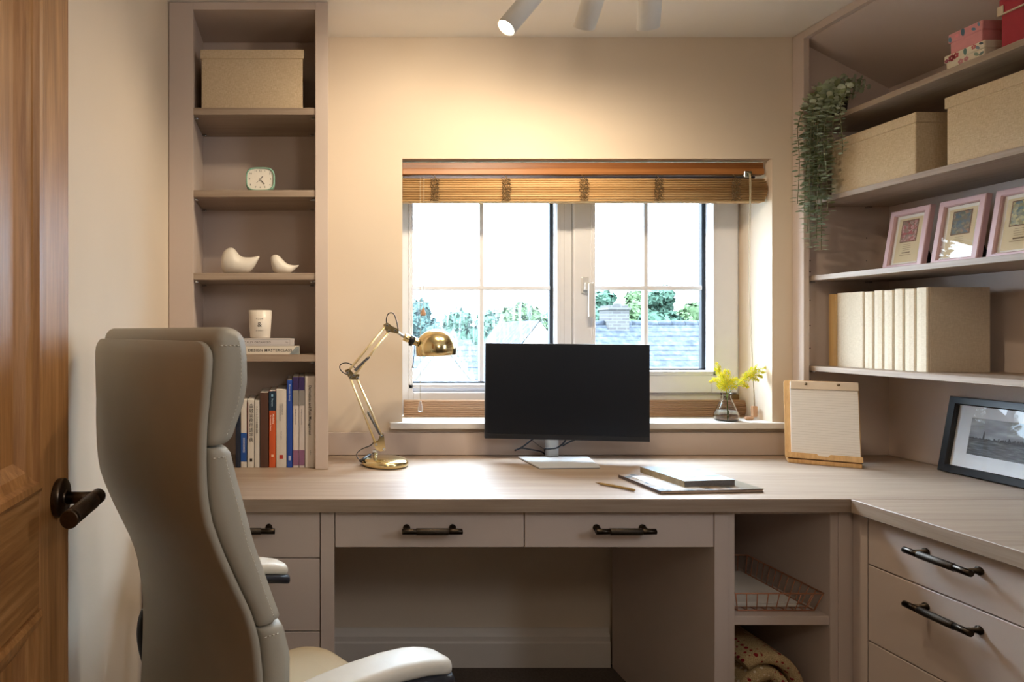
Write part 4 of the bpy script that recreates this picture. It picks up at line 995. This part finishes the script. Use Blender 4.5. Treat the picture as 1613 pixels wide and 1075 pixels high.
slabbook('paperback_book', 'thick paperback book with a cloudy blue cover, uppermost on the magazine', ZP(1078, 768.5, z1), ZP(1159, 766.2, z1), ZP(1021, 744.5, z1), z1, .0175, mat('paperback_spine', '8f7f63', .4, var=.25, scale=60), mat('paperback_pages', '6d6a68', .8, var=.15, scale=300), [('cover_print', (0, 0, 1, 1), M_BKC), ('cover_panel', (.05, .30, .98, .62), cloudy('seascape_print', [(.35, '8fa2b4'), (.6, 'b9c6d2'), (.8, '6f8496')], 7, (.4, 1.5, 1)))], 'book')
pa, pb = ZP(938, 760.5, .7545), ZP(1000, 772.5, .7550); d = (pb-pa).normalized()
pn = thing('pencil', 'slim brass coloured pencil lying left of the magazine', 'pencil', ((pa+pb)/2))
obj('barrel', MB().tube([pa+d*.016, pb-d*.002, pb], [.0038, .0042, .0036], 6, True, False), mat('gold_paint', 'a58a58', .3, .6, var=.03), pn)
obj('tip', MB().tube([pa, pa+d*.004, pa+d*.017], [.0006, .0011, .0036], 8), mat('pencil_wood', '8b6f4c', .6, var=0), pn)

# wooden clipboard stand with lined pad
cb = thing('clipboard_stand', 'bamboo clipboard stand holding a lined pad on the desk', 'clipboard', ZP(1296, 732, .7505), math.radians(-31))
wB, hB, tl = .199, .262, math.radians(11); T = Matrix.Translation((0, 0, .014)) @ Matrix.Rotation(-tl, 4, 'X')
M_BOARD = wood('bamboo_board', 'bd9058', 'dfb880', 2, .4, 20, .05, .1)
def cbp(nm, b, m, tilt=True):
    if tilt:
        for v_ in b.bm.verts: v_.co = T @ v_.co
    return obj(nm, b, m, cb, world=False)
cbp('board', MB().prism(rrect(wB/2, hB/2, .007, 4, 0, hB/2), 0, .010, 1), M_BOARD)
b = MB(); b.prism([(-wB/2, 0), (wB/2, 0), (wB/2, .018), (.018, .018), (.012, .011), (-.012, .011), (-.018, .018), (-wB/2, .018)], -.022, -.018, 1); b.box((-wB/2, -.020, 0), (wB/2, .0005, .006)); cbp('ledge', b, M_BOARD)
cbp('paper_pad', MB().box((-wB/2+.016, -.008, .0065), (wB/2-.004, -.0003, hB-.008)), M_PAPER)
b = MB()
for k in range(25): z = .022+k*.0083; b.box((-wB/2+.018, -.0083, z), (wB/2-.005, -.0081, z+.0007))
cbp('ruled_lines', b, mat('ruled_line', 'cbc6bb', .8, var=0))
cbp('clip_bar', MB().box((-wB/2+.016, -.013, hB-.030), (wB/2-.002, -.0082, hB-.003), .001), mat('pale_maple', 'd8c6ae', .5, var=.03))
for x in (-.041, .045): cbp('screw', MB().lathe([(0, 0), (.0045, 0), (.004, .002), (0, .0028)], (x, -.013, hB-.0125), 12, Matrix.Rotation(PI/2, 3, 'X')), mat('aged_screw', '6a563c', .4, .8, var=.1))
obj('foot', MB().box((-wB/2+.006, -.020, 0), (wB/2-.002, .060, .0135), .001), M_BOARD, cb, world=False)

# vase of goldenrod on the window board
vx, vy = (1144-CX)/435.0, 2.388; vc = Vector((vx, vy, .8665))
va = thing('glass_vase', 'small clear conical glass vase on the window board', 'vase', vc)
gm = NT('vase_glass'); gm.b.inputs['Base Color'].default_value = (.97, .99, .98, 1); gm.set(Roughness=.01, IOR=1.45); gm.b.inputs['Transmission Weight'].default_value = 1
po = [(0, 0), (.031, .0005), (.0385, .005), (.041, .014), (.039, .026), (.028, .052), (.0175, .076), (.0145, .086), (.0165, .093), (.0205, .098)]
pi_ = [(r_-.0014 if r_ > .003 else 0, max(z, .003)) for r_, z in po[::-1]]
obj('vessel', MB().lathe(po+[(.0200, .0988)]+pi_, vc, 40, None, False), gm.m, va)
wm = NT('water'); wm.b.inputs['Base Color'].default_value = (.97, .99, 1, 1); wm.set(Roughness=0.0, IOR=1.33); wm.b.inputs['Transmission Weight'].default_value = 1
obj('water', MB().lathe([(.001, .0034), (.029, .0040), (.0366, .0075), (.0390, .014), (.0372, .0255), (.0325, .038), (.001, .038)], vc, 40, None), wm.m, va)
M_GOLD = [mat('goldenrod_yellow', 'f0df2a', .8, var=.15, scale=90), mat('goldenrod_green', 'c6d243', .8, var=.2, scale=90)]
M_STEM = mat('green_stem', '7f9a45', .7, var=.1)
def V(p_, q, Y=2.385): return P(p_, q, Y)
def goldenrod(label, stempts, plumes, seed):
    r = random.Random(seed); g = thing('goldenrod', label, 'flower', vc+Vector((0, 0, .006)))
    b = MB(); b.tube(spline(stempts, 8), .0012, 6); bl_ = [MB(), MB()]
    for pl in plumes:
        s = spline(pl, 8); b.tube(s, .0007, 5); n = len(s)
        for i, p_ in enumerate(s):
            f = i/(n-1)
            for _ in range(15):
                q = Vector((r.gauss(0, 1), r.gauss(0, 1), r.gauss(0, 1)))*(.0056*(1.2-.8*f))
                sz = r.uniform(.0009, .0019); c = Vector(p_)+q
                a = [c+Vector(k)*sz for k in ((1, 0, 0), (0, 1, 0), (-1, 0, 0), (0, -1, 0))]; t_ = c+Vector((0, 0, sz)); u_ = c-Vector((0, 0, sz)); m_ = bl_[0 if r.random() < .7 else 1]
                vs = [m_.bm.verts.new(k) for k in a]+[m_.bm.verts.new(t_), m_.bm.verts.new(u_)]
                for k in range(4): m_.bm.faces.new((vs[k], vs[(k+1) % 4], vs[4])); m_.bm.faces.new((vs[(k+1) % 4], vs[k], vs[5]))
    obj('stem', b, M_STEM, g)
    for m_, mm in zip(bl_, M_GOLD): obj('blossom', m_, mm, g)
    return g
base = vc+Vector((.003, 0, .008)); nk = vc+Vector((.002, 0, .088))
goldenrod('bushy yellow goldenrod sprig at the left of the glass vase', [base, nk, V(1142, 605), V(1140, 588)],
          [[V(1142, 606), V(1135, 592), V(1129, 572)], [V(1141, 606), V(1130, 598), V(1119, 602)], [V(1142, 600), V(1141, 590), V(1142, 584)], [V(1143, 604), V(1148, 592), V(1146, 584)], [V(1144, 607), V(1154, 598), V(1162, 598)], [V(1142, 610), V(1133, 604), V(1124, 596)], [V(1143, 610), V(1150, 604), V(1158, 606)], [V(1139, 596), V(1131, 586), V(1126, 582)], [V(1142, 608), V(1137, 598), V(1133, 578)], [V(1144, 612), V(1152, 610), V(1160, 611)], [V(1143, 612), V(1136, 612), V(1130, 607)], [V(1142, 604, 2.37), V(1140, 596, 2.365), V(1138, 590, 2.36)], [V(1144, 606, 2.37), V(1150, 600, 2.365), V(1156, 601, 2.36)]], 21)
goldenrod('arching yellow green goldenrod sprig reaching right from the glass vase', [base+Vector((.004, 0, 0)), nk+Vector((.003, 0, 0)), V(1160, 608), V(1175, 596), V(1188, 589)],
          [[V(1180, 594), V(1195, 582), V(1214, 580)], [V(1184, 592), V(1192, 586), V(1204, 587)], [V(1176, 596), V(1186, 588), V(1191, 577)], [V(1172, 599), V(1178, 590), V(1184, 579)], [V(1184, 592), V(1194, 592), V(1200, 594)], [V(1166, 604), V(1172, 596), V(1176, 588)], [V(1165, 606), V(1172, 606), V(1178, 610)], [V(1180, 594), V(1188, 596), V(1194, 600)]], 22)

# ================================================================== under the desk
M_COP = mat('copper_wire', 'c58a6c', .4, .5, var=.05)
bk = thing('wire_basket', 'copper wire tray on the shelf under the desk', 'basket', (1.285, 1.92, .4315))
x0, x1, y0, y1, zb_, zt = 1.166, 1.402, 1.772, 2.075, .4335, .4850; fl = .014
def rim(z, f): return [(x0+f, y0+f, z), (x1-f, y0+f, z), (x1-f, y1-f, z), (x0+f, y1-f, z)]
b = MB(); b.tube(rim(zt, 0), .0022, 6, close=True)
obj('rim', b, M_COP, bk)
b = MB(); b.tube(rim(zb_, fl), .0018, 6, close=True)
for k in range(1, 8):
    x = x0+(x1-x0)*k/8; xi = x0+fl+(x1-x0-2*fl)*k/8
    b.tube([(x, y0, zt), (xi, y0+fl, zb_), (xi, y1-fl, zb_), (x, y1, zt)], .0015, 5)
for k in range(1, 12):
    y = y0+(y1-y0)*k/12; yi = y0+fl+(y1-y0-2*fl)*k/12
    b.tube([(x0, y, zt), (x0+fl, yi, zb_), (x1-fl, yi, zb_), (x1, y, zt)], .0015, 5)
for c, e in zip(rim(zt, 0), rim(zb_, fl)): b.tube([c, e], .0018, 5)
obj('wire_mesh', b, M_COP, bk)
r = random.Random(8)
ps = thing('paper_stack', 'loose white papers lying in the copper wire tray', 'papers', (1.27, 1.92, .436))
for k in range(5):
    a = r.uniform(-.02, .02); z = .4362+k*.0028; M = Matrix.Translation((1.270+r.uniform(-.004, .004), 1.922, z)) @ Matrix.Rotation(a, 4, 'Z')
    obj('sheet', MB().box((-.088, -.118, 0), (.088, .118, .0010+.0012*(k % 2)), 0, 1, M), M_PAPER, ps)
def knit():
    t = NT('fair_isle_knit'); v_ = t.coord((1, 1, 1))
    ck_ = t.n('ShaderNodeTexVoronoi'); ck_.inputs['Scale'].default_value = 60; ck_.inputs['Randomness'].default_value = .25; t.l(v_, ck_.inputs['Vector'])
    dots = t.ramp(ck_.outputs['Distance'], [(.30, 'ffffff'), (.36, '000000')])
    sel = t.ramp(t.noise(v_, 9, 1), [(.33, '000000'), (.37, 'ffffff')]); sel2 = t.ramp(t.noise(v_, 7, 1, .5, 1), [(.44, '000000'), (.47, 'ffffff')])
    m1 = t.n('ShaderNodeMix', data_type='RGBA'); t.l(sel2, m1.inputs[0]); m1.inputs[6].default_value = lin('e6dcc4'); m1.inputs[7].default_value = lin('8c1f26')
    mm = t.n('ShaderNodeMath', operation='MULTIPLY'); t.l(dots, mm.inputs[0]); t.l(sel, mm.inputs[1])
    m2 = t.n('ShaderNodeMix', data_type='RGBA'); t.l(mm.outputs[0], m2.inputs[0]); t.l(m1.outputs[2], m2.inputs[7])
    t.l(t.ramp(t.noise(v_, 500, 1), [(.35, 'a08a62'), (.65, 'd0b98e')]), m2.inputs[6])
    t.l(m2.outputs[2], t.b.inputs['Base Color']); t.set(Roughness=1); t.bump(t.noise(v_, 420, 2), .6, .002); return t.m
def blanket():
    b = MB(); cx0, cz0 = 1.270, .0815+.122; lo, N = [], 90; turns = 2.2
    for i in range(N+1):
        f = i/N; a = 2.3-f*turns*2*PI; s_ = 1-.80*f
        lo.append((math.cos(a), math.sin(a), s_))
    def pt(c, s2, k, y): return Vector((cx0+c*.113*k, y, cz0+s2*.121*k))
    loops = []
    for j, (c, s2, k) in enumerate(lo):
        kk = k; ki = max(.02, k-.29); lp_ = []
        for y, e in ((1.795, .55), (1.785, .9), (1.79, 1)):
            pass
        o0, o1 = pt(c, s2, kk, 0), pt(c, s2, ki, 0); mid = (o0+o1)/2
        for y, w_ in ((2.20, 1), (1.80, 1), (1.787, .8), (1.782, 0)): q = mid+(o0-mid)*w_; q.y = y+.003*math.sin(j*.7); lp_.append(q)
        for y, w_ in ((1.787, .8), (1.80, 1), (2.20, 1)): q = mid+(o1-mid)*w_; q.y = y+.003*math.sin(j*.7); lp_.append(q)
        loops.append(lp_)
    return b.loft(loops, True, True, True)
tag(obj('rolled_blanket', blanket(), knit()), 'rolled beige red and cream patterned knitted blanket below the wire tray', 'blanket')

# ================================================================== ceiling spotlights
M_SPOT = mat('grey_white_metal', 'e6e3dc', .5, var=.01)
SPOT = thing('ceiling_spotlight', 'pale grey ceiling spotlight bar with cylinder heads', 'ceiling light', (.72, 1.66, CZ))
BYs = 1.655
obj('ceiling_plate', MB().lathe([(0, 0), (.045, 0), (.045, -.018), (.04, -.022), (0, -.022)], (.72, BYs, CZ-.0005), 32), M_SPOT, SPOT)
obj('stem', MB().cyl((.72, BYs, CZ-.02), (.72, BYs, 2.172), .009, 16), M_SPOT, SPOT)
obj('bar', MB().capcyl((.38, BYs, 2.165), (1.07, BYs, 2.165), .012, 16), M_SPOT, SPOT)
HEADS = []
def head(end, d, r_, L_, power, lit, jx, sz_=140):
    d = Vector(d).normalized(); end = Vector(end); st_ = end-d*L_; j = Vector((jx, BYs, 2.160))
    rot_ = d.to_track_quat('Z', 'Y').to_matrix()
    h_ = obj('spot_head', MB().lathe([(0, 0), (r_-.002, 0), (r_, .002), (r_, L_), (r_-.0015, L_+.0003), (r_-.002, L_-.006), (0, L_-.0065)], st_, 36, rot_), M_SPOT, SPOT)
    obj('lens', MB().lathe([(0, L_-.003), (r_-.003, L_-.003), (r_-.003, L_-.005), (0, L_-.005)], st_, 24, rot_), mat('lit_lens', 'ffffff', .5, var=0, emit='ffe6bf', estr=lit), h_)
    k = st_+d*L_*.30; obj('knuckle', MB().tube([j, (j+k)/2+Vector((0, 0, .006)), k], [.006, .005, .005], 10), M_BLACK, h_)
    HEADS.append((end, d, power, sz_))
head(P(797, 44, 1.640), (-.64, -.03, -.76), .0255, .145, HP[0], 45, .60, 110)
head(P(920, 43, 1.72), (-.06, .66, -.75), .0275, .15, HP[1], 45, .78)
head(P(1021, 44, 1.72), (.22, .55, -.80), .0275, .15, HP[2], 45, .98)
head((.42, 1.69, 2.06), (-.05, .75, -.66), .0275, .10, HP[3], 45, .43)

# ================================================================== chair
th_ = math.radians(-55.1); root = Vector((-.2625, 1.0665, 0))+Vector((.82, .572, 0))*.27
ch = thing('office_chair', 'high backed grey cream leather office chair beside the oak door', 'chair', (root.x, root.y, .0005), th_)
YB = -.27
G = [(.50, .080), (.60, .088), (.65, .090), (.70, .087), (.757, .078), (.795, .064), (.851, .037), (.897, .017), (.935, .004), (.98, -.001), (1.027, -.002), (1.12, 0), (1.2, .002)]
WD = [(.50, .205), (.62, .216), (.72, .222), (.80, .226), (.90, .224), (.98, .219), (1.06, .221), (1.11, .229), (1.16, .236), (1.2, .237)]
TF = [(.50, .130), (.60, .135), (.66, .142), (.71, .141), (.764, .125), (.805, .108), (.851, .091), (.89, .076), (.946, .062), (1.0, .047), (1.03, .039), (1.06, .051), (1.09, .060), (1.117, .063), (1.15, .060), (1.185, .054), (1.2, .052)]
def part(nm, b, m, par=None): return obj(nm, b, m, par or ch, world=False)
# padded rear shell
loops = []
zs = [.50+.0225*i for i in range(30)]; zs = [z for z in zs if z < 1.150]+[1.150, 1.160, 1.168, 1.173, 1.1755]
ins_ = {1.150: .001, 1.160: .004, 1.168: .011, 1.173: .020, 1.1755: .032}
for z in zs:
    k = ins_.get(z, 0); hw = interp(WD, z)-k; y = YB+interp(G, z); lp_ = []
    for (a, c) in rrect(hw, .0075-min(k*.2, .003), .0072-min(k*.2, .003), 5): lp_.append(Vector((a, y+.0075+c-.004*(1-abs(a/hw)**3), z)))
    loops.append(lp_)
part('rear_shell', MB().loft(loops), M_LEATHER)
# front cushions
def cushion(nm, z0, z1, top_in=0, bulge=.03):
    n = 26; loops = []
    for i in range(n+1):
        f = .5-.5*math.cos(PI*i/n); z = z0+(z1-z0)*f; e = min(f, 1-f)*(z1-z0); R_ = .022 if (top_in and f > .5) else .011; k = R_-math.sqrt(max(0, R_*R_-max(0, R_-e)**2))
        hw = interp(WD, z)-.002-k*(.9 if R_ > .02 else .5); yr = YB+interp(G, z)+.016; yf = YB+interp(TF, z)+.0; lp_ = []
        if yf-yr < .012: yf = yr+.012
        yf -= k*.7; m_ = 12
        if R_ > .02: yr += k*.6
        pr = [(hw*.93, yr), (hw, yr+.004)]
        side = [(hw+.001, (yr+yf)/2), (hw, yf-.004), (hw-.004, yf)]
        frt = [(hw*math.cos(PI*q/m_), yf+bulge*math.sin(PI*q/m_)**.8*(1-.25*k/R_)) for q in range(1, m_)]
        cur = pr+side+[(min(hw-.006, max(-hw+.006, a)), c) for a, c in frt]+[(-a, c) for a, c in side[::-1]]+[(-a, c) for a, c in pr[::-1]]
        loops.append([Vector((a, c, z)) for a, c in cur])
    return part(nm, MB().loft(loops), M_LEATHER)
hr = cushion('headrest', 1.032, 1.195, 1); bc_ = cushion('back_cushion', .767, 1.029); lc = cushion('lumbar_cushion', .49, .764)
M_ST = mat('pale_stitching', 'd8d2c4', .8, var=0)
def stitches(par, zz, horiz):
    for sx in (-1, 1):
        b = MB()
        if horiz:      # across the side face
            for z in zz:
                yr, yf = YB+interp(G, z)+.020, YB+interp(TF, z)-.004; n = max(2, int((yf-yr)/.0055))
                for k in range(n):
                    y = yr+(yf-yr)*(k+.5)/n; x = sx*(interp(WD, z)-.0005); b.tube([(x, y-.0016, z), (x, y+.0016, z)], .0008, 5)
        else:
            z = zz[0]
            while z < zz[1]:
                y = YB+interp(TF, z)-.0030; x = sx*(interp(WD, z)-.0028); b.tube([(x, y, z), (x+sx*.0002, YB+interp(TF, z+.0032)-.0030, z+.0032)], .0008, 5); z += .0056
        part('stitching', b, M_ST, par)
stitches(hr, [1.170], True); stitches(hr, (1.045, 1.175), False); stitches(bc_, [1.016], True); stitches(bc_, (.778, 1.015), False); stitches(lc, [.752], True)
# seat
loops = []
for z, k in ((.385, .02), (.390, .006), (.41, 0), (.445, 0), (.462, .006), (.470, .018), (.474, .04), (.476, .08)):
    loops.append([Vector((a, c, z+.004*math.cos(a*5))) for a, c in rrect(.225-k, .215-k, .07-k*.5, 6, 0, .035)])
part('seat', MB().loft(loops), mat('cream_leather_seat', 'c4b79c', .5, var=.03, scale=8, bump=.06, bscale=350))
part('seat_pan', MB().loft([[Vector((a, c, z)) for a, c in rrect(.20-k, .19-k, .06, 5, 0, .03)] for z, k in ((.350, .02), (.358, 0), (.3845, 0))]), M_BLACK)
# arms
AZ = [(-.18, .666), (-.10, .671), (-.02, .672), (.05, .669), (.10, .662), (.14, .651), (.17, .640)]
M_ARMB = mat('black_arm_rubber', '20232b', .35, var=0)
for sx in (-1, 1):
    xa = sx*.258; pad, base_ = [], []
    dy_ = .022 if sx < 0 else 0
    ys = [-.155, -.150, -.13, -.08, -.02, .04, .09, .115, .138, .150, .157, .161]; ws = [.010, .022, .030, .032, .033, .034, .035, .035, .033, .028, .020, .009]
    for y, w_ in zip(ys, ws):
        z = interp(AZ, y); hh_ = .0135 if w_ > .02 else .008
        y += dy_
        pad.append([Vector((xa+a, y, z-.006+c)) for a, c in rrect(w_-.0015, hh_, hh_*.85, 4)])
        base_.append([Vector((xa+a, y+(.004 if y > 0 else -.004), z-.028+c)) for a, c in rrect(w_+.002, .0105, .0095, 4)])
    part('armrest_pad', MB().loft(pad), mat('pale_leather_pad', 'd9d4c8', .45, var=.03, bump=.05, bscale=350))
    part('armrest_base', MB().loft(base_), M_ARMB)
    b = MB(); pth = spline([(xa, .06, interp(AZ, .06)-.036), (xa, .045, .58), (xa, .03, .50), (xa*.93, .02, .42), (xa*.72, .02, .372)], 6)
    b.tube(pth, .014, 10)
    pth = spline([(xa, -.115, interp(AZ, -.115)-.034), (xa, -.155, .615), (xa, -.160, .55), (xa*.97, -.13, .47), (xa*.90, -.06, .40), (xa*.72, -.02, .372)], 6); b.tube(pth, .013, 10)
    part('arm_support', b, M_ARMB)
part('back_bracket', MB().loft([[Vector((x, y+w_, z)), Vector((-x, y+w_, z)), Vector((-x, y-w_, z)), Vector((x, y-w_, z))] for x, y, z, w_ in ((.05, -.02, .345, .006), (.05, -.16, .345, .006), (.05, -.20, .38, .008), (.05, -.165, .50, .008), (.045, -.155, .60, .006))], True, True, False), M_BLACK)
part('gas_lift', MB().cyl((0, 0, .09), (0, 0, .24), .026, 20).cyl((0, 0, .24), (0, 0, .352), .016, 20), M_BLACK)
for k in range(5):
    a = 2*PI*k/5+.3; d_ = Vector((math.cos(a), math.sin(a), 0)); n_ = Vector((-d_.y, d_.x, 0))
    lg = part('base_leg', MB().loft([[d_*s_+n_*w_+Vector((0, 0, z+h_)), d_*s_-n_*w_+Vector((0, 0, z+h_)), d_*s_-n_*w_+Vector((0, 0, z-h_)), d_*s_+n_*w_+Vector((0, 0, z-h_))] for s_, w_, z, h_ in ((.02, .026, .105, .018), (.15, .020, .095, .014), (.29, .014, .075, .010), (.305, .010, .074, .008))], True, True, False), M_CHROME)
    c_ = d_*.285; b = MB()
    for s_ in (-1, 1): b.capcyl(c_+n_*(s_*.008)+Vector((0, 0, .0245)), c_+n_*(s_*.022)+Vector((0, 0, .0245)), .024, 18)
    b.cyl(c_+Vector((0, 0, .03)), c_+Vector((0, 0, .07)), .005, 8); part('castor', b, M_BLACK, lg)
SKY, EXPO, FILL_E, DAYL = 15.0, 0.06, 12, 10
# ================================================================== lights, sky, camera
w = bpy.data.worlds.new('overcast_sky'); bpy.context.scene.world = w; w.use_nodes = True
nt = w.node_tree; bg = nt.nodes['Background']
bg.inputs[1].default_value = 1
tc = nt.nodes.new('ShaderNodeTexCoord'); sx_ = nt.nodes.new('ShaderNodeSeparateXYZ'); nt.links.new(tc.outputs['Generated'], sx_.inputs[0])
rp = nt.nodes.new('ShaderNodeMapRange'); rp.interpolation_type = 'SMOOTHSTEP'      # overcast sky, brighter towards the zenith
rp.inputs['From Min'].default_value = .05; rp.inputs['From Max'].default_value = .75; rp.inputs['To Min'].default_value = SKY; rp.inputs['To Max'].default_value = SKY*3
nt.links.new(sx_.outputs['Z'], rp.inputs['Value'])
ml = nt.nodes.new('ShaderNodeVectorMath'); ml.operation = 'SCALE'; ml.inputs[0].default_value = (.66, .83, 1.0); nt.links.new(rp.outputs[0], ml.inputs['Scale'])
nt.links.new(ml.outputs[0], bg.inputs[0])
def lamp(name, kind, loc, energy, col, tgt=None, size=.03, **kw):
    l = bpy.data.lights.new(name, kind); l.energy = energy; l.color = col
    if kind == 'AREA': l.shape = 'DISK'; l.size = size
    else: l.shadow_soft_size = size
    for k, v in kw.items(): setattr(l, k, v)
    o = bpy.data.objects.new(name, l); C.objects.link(o); o.location = loc
    if tgt is not None: o.rotation_euler = (Vector(tgt)-Vector(loc)).to_track_quat('-Z', 'Y').to_euler()
    return o
cam = bpy.data.cameras.new('camera'); co = bpy.data.objects.new('camera', cam); C.objects.link(co)
co.location = (0, 0, H); co.rotation_euler = (PI/2, 0, 0)
cam.sensor_width = 36; cam.lens = 36*F/1613
cam.shift_x = (806.5-CX)/1613; cam.shift_y = (CY-537.5)/1613
cam.clip_start = .02; cam.clip_end = 300
sc = bpy.context.scene; sc.camera = co
sc.view_settings.view_transform = 'Standard'; sc.view_settings.exposure = EXPO
sc.cycles.max_bounces = 10; sc.cycles.diffuse_bounces = 6; sc.cycles.transparent_max_bounces = 12
sc.cycles.sample_clamp_indirect = 6
sc.cycles.caustics_reflective = False; sc.cycles.caustics_refractive = False
sc.cycles.use_denoising = True
WARM = (1, .81, .58)
for (hp, hd, e, sz_) in HEADS:
    q = Vector(hp)+Vector(hd).normalized()*.012
    lamp('spot_lamp', 'SPOT', q, e, WARM, q+Vector(hd), .022, spot_size=math.radians(sz_), spot_blend=.75)
lamp('added_fill_lamp', 'POINT', (.6, -.12, 1.75), FILL_E, (1, .88, .74), None, .14)  # unseen point lamp added as warm fill for ceiling, chair and drawers
lamp('side_window_daylight', 'AREA', (2.05, .22, 1.62), DAYL, (.78, .88, 1), (-.3, .95, .9), .6)
